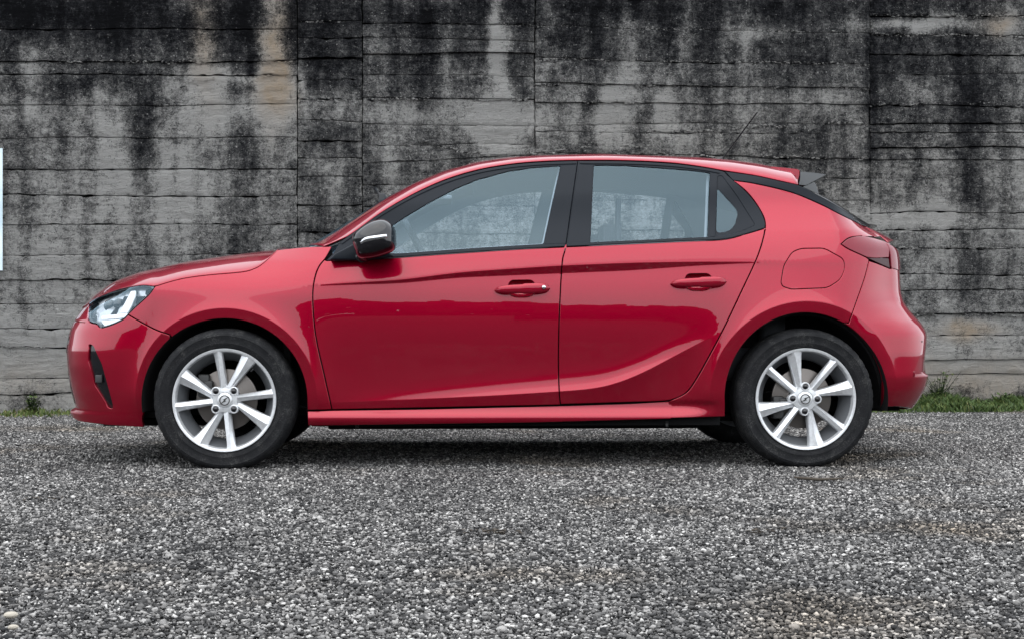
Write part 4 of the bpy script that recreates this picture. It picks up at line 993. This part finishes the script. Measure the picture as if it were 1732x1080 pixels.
# nose panel closing between bonnet edge and bumper top
nt = surf(nose_top[:, 0], nose_top[:, 1]); nh = Gh[0]; k = 24
tt = np.linspace(0, 1, k); A1 = np.stack([np.interp(tt, np.linspace(0, 1, len(nt)), nt[:, j]) for j in range(3)], -1); B1 = np.stack([np.interp(tt, np.linspace(0, 1, len(nh)) , nh[:, j]) for j in range(3)], -1)
B1[:, 2] -= .004
Gn = np.stack([A1 + (B1 - A1) * s for s in np.linspace(0, 1, 6)], 1); Gf = np.concatenate([Gn, (Gn * [1, -1, 1])[::-1][1:]], 0)
sheet('nose_panel', Gf, M['paint'], car)
# cowl under the screen
cow = MB(); cow.box((-.98, 0, .955), (.18, 1.3, .02)); cow.build('cowl', M['plastic'], car, bevel=.006)
wp = MB(); wp.tube([(-1.0, -.5, .975), (-.93, -.1, 1.0), (-.93, .1, 1.005)], .006, 6); wp.tube([(-1.0, .0, .975), (-.93, .45, 1.0)], .006, 6); wp.build('wiper', M['plastic'], car)
# side rail + screen + roof as one continuous loft, cut in separate panels
rail_low = S((546, 417), (575, 405), (593, 396), (646, 358.5), (699, 328), (752, 304), (806, 287.5), (859, 278), (912, 273), (978, 270.8), (1065, 271.5), (1138, 275.5), (1190, 282.5), (1226, 289), (1277, 297), (1325.5, 307.5), (1350, 313))
n = 120; Er = edge3(rail_low, n, .0)
s_ = np.linspace(0, 1, n)
er = [[546, 417, -1.02, .975], [593, 397, -.86, 1.06], [646, 359, -.68, 1.17], [699, 329, -.50, 1.265], [752, 305, -.34, 1.335], [806, 289, -.20, 1.375], [859, 279, -.08, 1.395], [978, 271, .22, 1.42], [1065, 271.5, .45, 1.425], [1138, 276, .66, 1.415], [1226, 289, .92, 1.385], [1277, 297, 1.08, 1.36], [1350, 313, 1.30, 1.32]]
ex, _ = project(Er); xm = np.interp(ex, [e[0] for e in er], [e[2] for e in er]); zm = np.interp(ex, [e[0] for e in er], [e[3] for e in er]); k9 = np.hanning(25); k9 /= k9.sum()
sm = lambda v: np.convolve(np.pad(v, 12, mode='reflect', reflect_type='odd'), k9, 'valid')
xm, zm = sm(xm), sm(zm)
roof_sil = [(527, 413), (540, 404.5), (593, 372), (646, 337.5), (699, 309.5), (752, 288.5), (806, 274.5), (859, 266.5), (912, 262.8), (1000, 260.5), (1017, 260.3), (1114, 263.5), (1180, 266.5), (1228, 270), (1284, 277.5), (1305, 282), (1350, 290)]
Gr = loft(Er, np.stack([xm, zm], -1), 40, 3.4, 1.5, sil=roof_sil)
a_, b_ = project(Gr[:, 0]); i_ws = int(np.argmin(np.abs(a_ - 800)))      # top of the screen
tr = 17                                                                # rail width in loft columns
rail = orient(sheet('roof_rail', Gr[:, :tr + 1], M['paint'], car)); rail_b = mirror_copy(rail, car)
roof = orient(sheet('roof', full_width(Gr[i_ws:, tr:]), M['paint'], car))
screen_G = full_width(Gr[2:i_ws + 1, tr:]); ws = orient(sheet('windscreen', screen_G - np.array([0, 0, .002]), M['glass'], car))
liner = orient(sheet('headliner', full_width(Gr[i_ws + 2:, 3:]) - np.array([0, 0, .035]), M['headliner'], car))
# rear glass and tailgate top
rg_edge = edge3(S((1378, 327), (1386, 331.5), (1425, 354), (1465, 381)), 24, .001)
mc = np.array([(1.42 + (1.80 - 1.42) * t, 1.27 + (1.075 - 1.27) * t) for t in np.linspace(0, 1, 24)])
Gg = loft(rg_edge, mc, 20, 3.0, 1.6, sil=[(1375, 324), (1386, 328), (1425, 351), (1471, 380)]); orient(sheet('rear_window', full_width(Gg), M['gloss'], car))
th_edge = edge3(S((1464, 383.5), (1478, 391), (1490, 400), (1503, 411)), 16)
mc = np.array([(1.80 + (1.865 - 1.80) * t, 1.065 + (.99 - 1.065) * t) for t in np.linspace(0, 1, 16)])
Gt = loft(th_edge, mc, 18, 3.0, 1.5, sil=[(1464, 380.5), (1495, 397.5), (1521, 412.5)]); orient(sheet('tailgate_top', full_width(Gt), M['paint'], tailgate))

# ---- roof spoiler: red section, grey tip, side fins
def prof_px(pts, Y): return [at_y(a, b, Y)[[0, 2]] for a, b in pts]
def wing(name, pts, Y, m, drop, parent):
    prof = np.array(prof_px(pts, Y)); rows = []
    ys = np.concatenate([[Y], np.linspace(Y + .012, -Y - .012, 17), [-Y]])
    for y in ys:
        s = .97 if abs(y) > abs(Y) - .006 else 1.0; c = prof.mean(0); P = c + (prof - c) * s
        rows.append([(p[0] + .05 * (1 - (y / Y) ** 2), y, p[1] + drop * (1 - (y / Y) ** 2)) for p in P])
    mb = MB(); mb.grid(rows, close_v=True); k = len(prof); n = len(mb.V); mb.F.append(tuple(range(k))); mb.F.append(tuple(reversed(range(n - k, n))))
    return mb.build(name, m, parent, angle=40)
spoiler = wing('spoiler', [(1303, 281.5), (1325, 283.5), (1348, 286), (1352.5, 288), (1352.5, 296), (1348.5, 312.5), (1338, 307.5), (1320, 293.5)], -.53, M['paint'], .012, car)
wing('spoiler_tip', [(1353, 290), (1375, 292), (1397.5, 294.8), (1396, 296.5), (1378, 306), (1363, 314), (1351, 313), (1353, 300)], -.53, M['greyplastic'], .006, spoiler)
for sy in (1, -1):
    P = prof_px([(1362, 314), (1377, 307.5), (1381, 315), (1386, 332), (1372, 324), (1357, 317)], -.525); mb = MB(); mb.prism(P, -.527 * sy, -.50 * sy); mb.build('spoiler_fin', M['greyplastic'], spoiler, smooth=False, bevel=.003)
# ---- antenna
ab = at_y(1221, 270, 0.0); at_ = at_y(1281, 190, 0.0); mb = MB()
A = Vector(ab); B = Vector(at_); mb.tube([A + (B - A) * t for t in (0, .04, .05, .5, 1)], [.009, .008, .0040, .0036, .0026], 8); ant = mb.build('antenna', M['inner'], car)
mb = MB(); mb.tube([A - Vector((.02, 0, .012)), A + Vector((.0, 0, .004)), A + Vector((.006, 0, .008))], [.016, .011, .006], 12); mb.build('antenna_base', M['plastic'], ant)

# ---- mirrors
mo = np.array([(205, 610), (213, 588), (240, 560), (285, 527), (330, 503), (370, 492), (405, 490), (440, 503), (470, 530), (486, 570), (490, 620), (488, 660), (470, 690), (420, 712), (360, 730), (300, 739), (255, 737), (232, 718), (218, 680), (209, 645)], float)
mo = np.stack([540 + mo[:, 0] / 3.765, 240 + mo[:, 1] / 3.765], -1)
mo = cr_px(np.vstack([mo, mo[:1]]))[:-1]
mc_ = np.array([632., 404.])
def mir_pt(p, rho, y): q = mc_ + (p - mc_) * rho; return at_y(q[0], q[1], y)
YM = -1.03
layers = [(.62, YM + .155), (.90, YM + .145), (.985, YM + .11), (1.0, YM + .06), (.985, YM + .02), (.93, YM - .012), (.82, YM - .035), (.66, YM - .050), (.45, YM - .060), (.2, YM - .065), (.01, YM - .066)]
G = []
for rho, y in layers:
    c0 = at_y(mc_[0], mc_[1], YM); ring = []
    for p in mo:
        w = at_y(p[0], p[1], YM); ring.append((c0[0] + (w[0] - c0[0]) * rho, y, c0[2] + (w[2] - c0[2]) * rho))
    G.append(ring)
mb = MB(); mb.grid(G, close_v=True); k = len(mo); mb.F.append(tuple(range(k))); mirror = mb.build('door_mirror', M['gloss'], car)
lr = np.array([l[0] for l in layers[::-1]]); ly = np.array([l[1] for l in layers[::-1]]); ang = np.arctan2(mo[:, 1] - mc_[1], mo[:, 0] - mc_[0]); rad_ = np.hypot(mo[:, 0] - mc_[0], mo[:, 1] - mc_[1]); o_ = np.argsort(ang)
def mir_on(px, py, lift=.002):
    a = math.atan2(py - mc_[1], px - mc_[0]); r = math.hypot(px - mc_[0], py - mc_[1]); R0 = np.interp(a, np.r_[ang[o_] - 2 * math.pi, ang[o_], ang[o_] + 2 * math.pi], np.tile(rad_[o_], 3)); y = np.interp(min(r / R0, .985), lr, ly) - lift
    w = at_y(px, py, YM); return (w[0], y, w[2])
top_ = [(604, 413), (612, 407.5), (621, 402.5), (640, 399.5), (655, 397.5), (663, 398)]; bot_ = [(604, 415.5), (612, 414), (621, 410.5), (640, 407), (655, 403.5), (663, 401.5)]
mb = MB(); T_ = cr_px(top_); B_ = cr_px(bot_); m_ = 20
T_ = np.stack([np.interp(np.linspace(0, 1, m_), np.linspace(0, 1, len(T_)), T_[:, k]) for k in (0, 1)], -1); B_ = np.stack([np.interp(np.linspace(0, 1, m_), np.linspace(0, 1, len(B_)), B_[:, k]) for k in (0, 1)], -1)
mb.grid([[mir_on(*(T_[i] + (B_[i] - T_[i]) * s), lift=.0035 - .004 * abs(2 * s - 1) ** 3) for s in np.linspace(0, 1, 7)] for i in range(m_)]); mb.build('mirror_indicator', M['chrome'], mirror)
mb = MB(); foot = [at_y(a, b, -.85)[[0, 2]] for a, b in ((557, 440), (566, 430), (600, 412), (628, 414), (652, 424), (668, 434), (640, 438.5), (600, 440.5))]
mb.prism(foot, -.868, -.80); mb.build('mirror_foot', M['trim'], mirror, bevel=.008)
mb = MB(); P0 = at_y(612, 434, -.86); P1 = at_y(620, 426, -.93); mb.tube([tuple(P0), tuple((P0 + P1) / 2 + [0, 0, -.002]), tuple(P1)], [.028, .024, .03], 14); mb.build('mirror_arm', M['gloss'], mirror)
mirror_tree(mirror, car)

# ---- wheel arch liners
for (wx, wz), R_ in ((WF, .358), (WR, .372)):
    for sy in (-1, 1):
        mb = MB(); G = []
        for a in np.linspace(-8, 188, 40):
            ca, sa = math.cos(R(a)), math.sin(R(a)); G.append([(wx + R_ * ca, sy * .825, wz + R_ * sa), (wx + R_ * .99 * ca, sy * .80, wz + R_ * .99 * sa), (wx + R_ * .99 * ca, sy * .56, wz + R_ * .99 * sa), (wx + R_ * .55 * ca, sy * .55, wz + R_ * .62 * max(sa, .0)), (wx, sy * .55, wz + .05)])
        mb.grid(G); mb.build('arch_liner', M['inner'], car)

# ---- wheels (local frame: face towards -y, axle along y)
def wheel_parts(turn):
    root = empty('wheel', (0, 0, 0), car)
    seg = 200
    prof = [(.206, .02), (.216, .004), (.2235, -.004), (.230, -.009), (.243, -.0135), (.247, -.0145), (.249, -.0135), (.262, -.0155), (.276, -.0150), (.279, -.0165), (.287, -.0135), (.290, -.0120), (.299, -.002), (.3035, .0055), (.3065, .013), (.3085, .024), (.3095, .038), (.3045, .040), (.3045, .046), (.310, .048), (.3105, .085), (.3045, .087), (.3045, .095), (.3105, .097), (.310, .134), (.3045, .136), (.3045, .142), (.3095, .144), (.3085, .160), (.303, .178), (.290, .190), (.262, .197), (.235, .190), (.212, .178)]
    def rm(k, j):
        if 12 <= j <= 15 and k % 5 == 0: return -.0035
        return 0
    mb = MB(); mb.lathe_y(prof, seg, rmod=rm); tyre = mb.build('tyre', M['tyre'], root, angle=40)
    # small raised blocks of sidewall print (no readable words)
    mb = MB()
    mb.lathe_y([(.2205, -.003), (.2240, -.0085), (.2225, -.0128), (.2160, -.0125), (.2115, -.0105), (.2085, -.004), (.2065, .008), (.2030, .020), (.2030, .024)], 128)
    mbb = MB(); mbb.lathe_y([(.2062, .010), (.2010, .022), (.1955, .034), (.187, .052), (.175, .072), (.171, .100), (.190, .160), (.205, .180), (.215, .185)], 96); mbb.build('rim_barrel', M['barrel'], root)
    def spoke(a_tip, w_tip, a_in, r_in, w_in, side):
        nn = 22; t = np.linspace(0, 1, nn); p0 = np.array([r_in * math.cos(R(a_in)), r_in * math.sin(R(a_in))]); p1 = np.array([.2115 * math.cos(R(a_tip)), .2115 * math.sin(R(a_tip))])
        G = []
        for k in t:
            p = p0 + (p1 - p0) * k; d = (p1 - p0) / np.linalg.norm(p1 - p0); nrm = np.array([-d[1], d[0]]); w = w_in + (w_tip - w_in) * (k ** 1.6) ; w = w + .010 * max(0, (k - .90) / .1) ** 2 + .012 * max(0, (.12 - k) / .12)
            y0 = .012 * (1 - k) ** 1.2 - .0085 * k; dp = .030 + .012 * (1 - k)
            rdg = (-.18 + .22 * k) * side
            row = []
            for sx2, dy in ((-.56, dp), (-.53, dp * .45), (-.5, .0085), (-.44, .0035), (rdg - .05, -.0035), (rdg, -.0045), (rdg + .05, -.0030), (rdg + .22, .0050), (.40, .0085), (.5, .0130), (.53, dp * .45), (.56, dp)):
                q = p + nrm * w * sx2; row.append((q[0], y0 + dy, q[1]))
            G.append(row)
        mb.grid(G)
    for k in range(4):
        b = 90 * k + turn
        spoke(98 + b, .036, 97 + b, .040, .029, -1); spoke(60 + b, .066, 77 + b, .040, .027, 1)
    # hub plate
    hubp = []
    G = []
    for k in range(96):
        a = 2 * math.pi * k / 96; lob = .5 + .5 * math.cos(4 * (a - R(turn + 45))); rr = .056 + .019 * lob ** 2
        G.append([(rr * math.cos(a), .040, rr * math.sin(a)), (rr * math.cos(a), .012, rr * math.sin(a)), ((rr - .004) * math.cos(a), .0065, (rr - .004) * math.sin(a)), (.042 * math.cos(a), .005, .042 * math.sin(a)), (.036 * math.cos(a), .0045, .036 * math.sin(a)), (.0345 * math.cos(a), .007, .0345 * math.sin(a)), (0, .007, 0)])
    mb.grid(G, close_u=True); rim = mb.build('rim', M['alloy'], root, angle=38)
    if turn: pass
    mb = MB(); mb.lathe_y([(0, -.001), (.022, -.001), (.030, .001), (.033, .004), (.0335, .008)], 48); mb.build('centre_cap', M['alloy'], root)
    # ring emblem with a horizontal lightning bolt
    mb = MB(); G = []
    for k in range(48):
        a = 2 * math.pi * k / 48; G.append([((.0205 + .0022 * math.cos(q)) * math.cos(a), -.0016 + .0022 * math.sin(q), (.0205 + .0022 * math.cos(q)) * math.sin(a)) for q in np.linspace(0, 2 * math.pi, 8, endpoint=False)])
    mb.grid(G, close_u=True, close_v=True)
    tb = R(30 if not turn else 20); bolt = [(-.026, -.0035), (.004, -.0035), (.004, .003), (.026, .0045), (-.004, .0035), (-.004, -.002)]
    bolt = [(-.027, -.0045), (.0045, -.0060), (.0020, -.0005), (.027, .0045), (-.0045, .0060), (-.0020, .0005)]
    bp = [(x * math.cos(tb) - z * math.sin(tb), x * math.sin(tb) + z * math.cos(tb)) for x, z in bolt]; mb.prism(bp, -.0042, .0); mb.build('emblem', M['dark_metal'], root, smooth=False)
    for k in range(4):
        a = R(45 + 90 * k + turn); c = (.0548 * math.cos(a), 0, .0548 * math.sin(a))
        mb = MB(); mb.lathe_y([(0, -.004), (.007, -.0035), (.0105, -.001), (.012, .003), (.0125, .012)], 20, c); mb.build('wheel_bolt', M['gloss'], root)
        mb = MB(); mb.lathe_y([(.0135, .004), (.0165, .0015), (.0195, .005), (.0200, .012)], 24, c); mb.build('bolt_seat', M['alloy'], root)
    mb = MB(); mb.lathe_y([(.055, .045), (.062, .066), (.070, .070), (.128, .070), (.133, .072), (.133, .092), (.05, .094)], 64); mb.build('brake_disc', M['disc'], root, angle=30)
    mb = MB(); mb.lathe_y([(0, .030), (.05, .032), (.062, .044), (.064, .08)], 40); mb.build('hub', M['dark_metal'], root, angle=40)
    # valve
    a = R((48 if not turn else 200)); mb = MB(); mb.tube([(.182 * math.cos(a), .02, .182 * math.sin(a)), (.168 * math.cos(a), .006, .168 * math.sin(a))], .0035, 8); mb.build('valve', M['plastic'], root)
    return root
def caliper(parent, ang):
    mb = MB(); ca, sa = math.cos(R(ang)), math.sin(R(ang)); c = (.115 * ca, .075, .115 * sa); mb.box(c, (.05, .06, .10)); mb.box((c[0] * .8, .06, c[2] * .8 + .01), (.04, .04, .05)); mb.tube([(c[0] * .5, .11, c[2] * .5), (c[0], .10, c[2])], .02, 8)
    mb.build('caliper', M['dark_metal'], parent, bevel=.008)
wf = wheel_parts(0); wf.location = (-1.27, -.832, .302); caliper(wf, 148)
wr = wheel_parts(43.5); wr.location = (1.27, -.832, .302); caliper(wr, 200)
for src, x, t in ((wf, -1.27, 0), (wr, 1.27, 0)):
    c = src.copy(); C.objects.link(c); c.parent = car; c.location = (x, .832, .302); c.rotation_euler = (0, R(17), math.pi)
    for ch in list(src.children):
        d = ch.copy(); C.objects.link(d); d.parent = c

# ---- interior
def shrunk(c, d):
    P = thin(to_uz(c)); P = P if area(P) > 0 else P[::-1]; return offset_poly(P, d)[0]
mb = MB(); mb.box((-.86, 0, .86), (.30, 1.28, .12)); mb.box((-.74, 0, .80), (.24, 1.26, .16)); mb.build('dashboard', M['plastic'], car, bevel=.04)
st = MB(); ctr = Vector((-.42, -.36, .955)); nrm = Vector((.88, 0, .46)).normalized(); up = Vector((-.46, 0, .88)); sd_ = Vector((0, 1, 0)); G = []
for k in range(48):
    a = 2 * math.pi * k / 48; rad = up * math.sin(a) + sd_ * math.cos(a); G.append([tuple(ctr + rad * (.182 + .015 * math.cos(q)) + nrm * .015 * math.sin(q)) for q in np.linspace(0, 2 * math.pi, 10, endpoint=False)])
st.grid(G, close_u=True, close_v=True); st.tube([ctr - sd_ * .17, ctr - nrm * .03, ctr + sd_ * .17], .018, 8); st.tube([ctr - nrm * .02, ctr - nrm * .30 - Vector((0, 0, .05))], .05, 12); sw = st.build('steering_wheel', M['plastic'], car)
for sy in (-1, 1):
    mb = MB(); rows = []
    for (x, z, w, d) in ((.30, .40, .24, .13), (.33, .62, .25, .12), (.40, .82, .23, .10), (.455, .955, .17, .07)):
        rows.append([(x + d * .5 * math.copysign(abs(math.cos(a)) ** .5, math.cos(a)), sy * .36 + w * math.copysign(abs(math.sin(a)) ** .5, math.sin(a)), z) for a in np.linspace(0, 2 * math.pi, 20, endpoint=False)])
    mb.grid(rows, close_v=True); mb.F.append(tuple(range(60, 80))); mb.box((.10, sy * .36, .40), (.46, .48, .13)); s_o = mb.build('front_seat', M['seat'], car, angle=60)
    mb = MB(); mb.box((.455, sy * .36, 1.025), (.085, .25, .13)); mb.tube([(.455, sy * .36 - .05, .93), (.455, sy * .36 - .05, 1.0)], .006, 6); mb.tube([(.455, sy * .36 + .05, .93), (.455, sy * .36 + .05, 1.0)], .006, 6); mb.build('headrest', M['seat'], s_o, bevel=.03)
mb = MB(); mb.box((1.18, 0, .70), (.12, 1.22, .46)); mb.box((.95, 0, .45), (.46, 1.2, .15)); rs = mb.build('rear_seat', M['seat'], car, bevel=.04)
mb = MB(); mb.box((1.45, 0, .92), (.5, 1.1, .02)); mb.build('parcel_shelf', M['plastic'], car, bevel=.005)
mb = MB(); mb.box((0, 0, .28), (1.7, 1.45, .04)); mb.box((-1.02, 0, .58), (.03, 1.3, .6)); mb.box((0.05, 0, .45), (.6, .16, .28)); mb.build('cabin_floor', M['inner'], car, smooth=False)
# pale pillar and roof-edge trim inside both sides
tr_out = cat(frame_top_f[14:], frame_top_r[1:], Lp((1226, 291), (1277, 303), (1340, 320), (1390, 345), (1430, 372), (1440, 396), (1300, 400)), belt_r[::-1][1:], belt_f[::-1][1:-30])
_tf = rounded([(672, 398), (726, 352), (766, 332), (806, 316), (859, 301), (905, 294), (934, 296), (938, 312), (917, 408), (806, 416), (668, 428)], 14)
_tr = rounded([(1006, 294), (1114, 295), (1150, 300), (1172, 324), (1196, 372), (1190, 400), (1090, 405), (1001, 409)], 10)
trim = panel('pillar_trim', to_uz(tr_out), M['headliner'], car, holes=[shrunk(glass_f, .003), shrunk(glass_r, .004), shrunk(glass_q, .004)], off=-.055, gap=0, fl=.004, gz=.015); mirror_copy(trim, car)
for sgn in (1, -1):
    Gl = Gr[:, :tr + 2].copy(); Gl[..., 1] += .016 + 0 * Gl[..., 1]; Gl[..., 2] -= .014; o_l = sheet('pillar_lining', Gl * [1, sgn, 1], M['headliner'], car, .002)
bt = MB(); bt.tube([(.47, -.60, 1.20), (.46, -.61, .95), (.44, -.63, .60)], .014, 6); bt.build('seat_belt', M['seat'], car)
rm_ = MB(); rm_.box((-.62, 0, 1.235), (.03, .22, .06)); rm_.tube([(-.62, 0, 1.24), (-.66, 0, 1.30)], .008, 6); rm_.build('interior_mirror', M['plastic'], car, bevel=.01)
vs = MB(); vs.box((-.36, -.33, 1.27), (.16, .34, .02)); vs.box((-.36, .33, 1.27), (.16, .34, .02)); vs.build('sun_visor', M['headliner'], car, bevel=.006)

# ================================================================== small things on the gravel
p0 = at_y(1345, 812, -1.0)
def on_ground(px, py):
    d = CAM_H * F_PX / (py - YH); return at_depth(px, py, d)
tw = [on_ground(*q) for q in ((1344, 812), (1362, 814), (1385, 816), (1408, 815), (1426, 814))]
mb = MB(); mb.tube([(p[0], p[1], .014) for p in tw], [.004, .006, .0055, .005, .002], 7); tag(mb.build('twig', M['wood']), 'thin dark twig lying on the gravel in front of the rear wheel', 'twig')
for (px, py, n_, lab) in ((835, 906, 26, 'small scatter of dark leaf litter on the gravel below the front door'), (1290, 905, 16, 'brown leaf scraps on the gravel right of centre in the foreground'), (75, 848, 14, 'brown leaf scraps on the gravel near the left edge')):
    V = []; Fc = []
    for k in range(n_):
        c = on_ground(px + random.gauss(0, 26), py + random.gauss(0, 2.5)); a = random.uniform(0, 6.28); L_ = random.uniform(.006, .02); w = L_ * .4; o = len(V); z = random.uniform(.010, .018)
        for (i, j, h) in ((-L_, 0, 0), (0, -w, .004), (L_, 0, .001), (0, w, .005)): V.append((c[0] + i * math.cos(a) - j * math.sin(a), c[1] + i * math.sin(a) + j * math.cos(a), z + h))
        Fc.append((o, o + 1, o + 2, o + 3))
    lo = mesh_obj('leaf_litter', V, Fc, M['wood'], None, smooth=False); tag(lo, lab, 'leaf litter', kind='stuff')
st2 = on_ground(18, 1050)
for k, (px, py, r_, lab) in enumerate(((18, 1050, .016, 'pale beige pebble in the bottom left corner of the yard'), (22, 1072, .012, 'smaller pale pebble at the very bottom left'), )):
    c = on_ground(px, py); V = ico_v * rng.uniform(.75, 1.2, (12, 1)) * np.array([r_ * 1.3, r_, r_ * .7]); mb = MB(); mb.add(V, [tuple(f) for f in ico_f]); pb = mb.build('pebble', mat('pebble_%d' % k, (.36, .33, .28), .9), None, smooth=False); pb.location = (c[0], c[1], .014); s = pb.modifiers.new('s', 'SUBSURF'); s.levels = 1; s.render_levels = 1; tag(pb, lab, 'pebble')

# ================================================================== the far side of the yard, behind the viewer (seen only mirrored in the paint and glass)
M['foliage'] = mat('far_foliage', (.035, .05, .02), .8, spec=.2); M['bank'] = mat('far_bank', (.08, .075, .06), .9); M['render'] = mat('far_boundary_wall', (.17, .16, .15), .9)
V = []; Fc = []
for k in range(9000):
    x = random.uniform(-45, 45); top = 3.2 + 4.5 * float(fbm(x * .13 + 40, 0, 2, 4)) * (1.0 if x < 2 else .32); z = random.uniform(0, 1) ** .6 * top; y = -38 + random.uniform(-2.5, 2.5); s = random.uniform(.25, .6); a = random.uniform(0, 3.14); b = random.uniform(-.6, .6); o = len(V)
    dx, dy = math.cos(a) * s, math.sin(a) * s; V += [(x - dx, y - dy, z - s * .6), (x + dx, y + dy, z - s * .5 + b * .3), (x + dx * .8, y + dy * .8, z + s * .7), (x - dx * .9, y - dy * .9, z + s * .5)]; Fc.append((o, o + 1, o + 2, o + 3))
tag(mesh_obj('far_woodland', V, Fc, M['foliage'], None, smooth=False), 'dark line of distant trees across the yard, mirrored in the car doors', 'trees', kind='stuff')
mb = MB(); mb.box((-16, -33, .6), (34, .3, 1.2)); tag(mb.build('boundary_wall', M['render'], None, smooth=False), 'long low pale boundary wall across the yard, mirrored in the car doors', 'wall')
mb = MB(); G = []
for x in np.linspace(-60, 60, 50): G.append([(x, -34, 0), (x, -37, .5 + .4 * float(vn(x * .2, 1, 2))), (x, -42, .8 + .6 * float(vn(x * .15, 5, 2))), (x, -60, 1.2)])
mb.grid(G); tag(mb.build('bank', M['bank']), kind='structure')
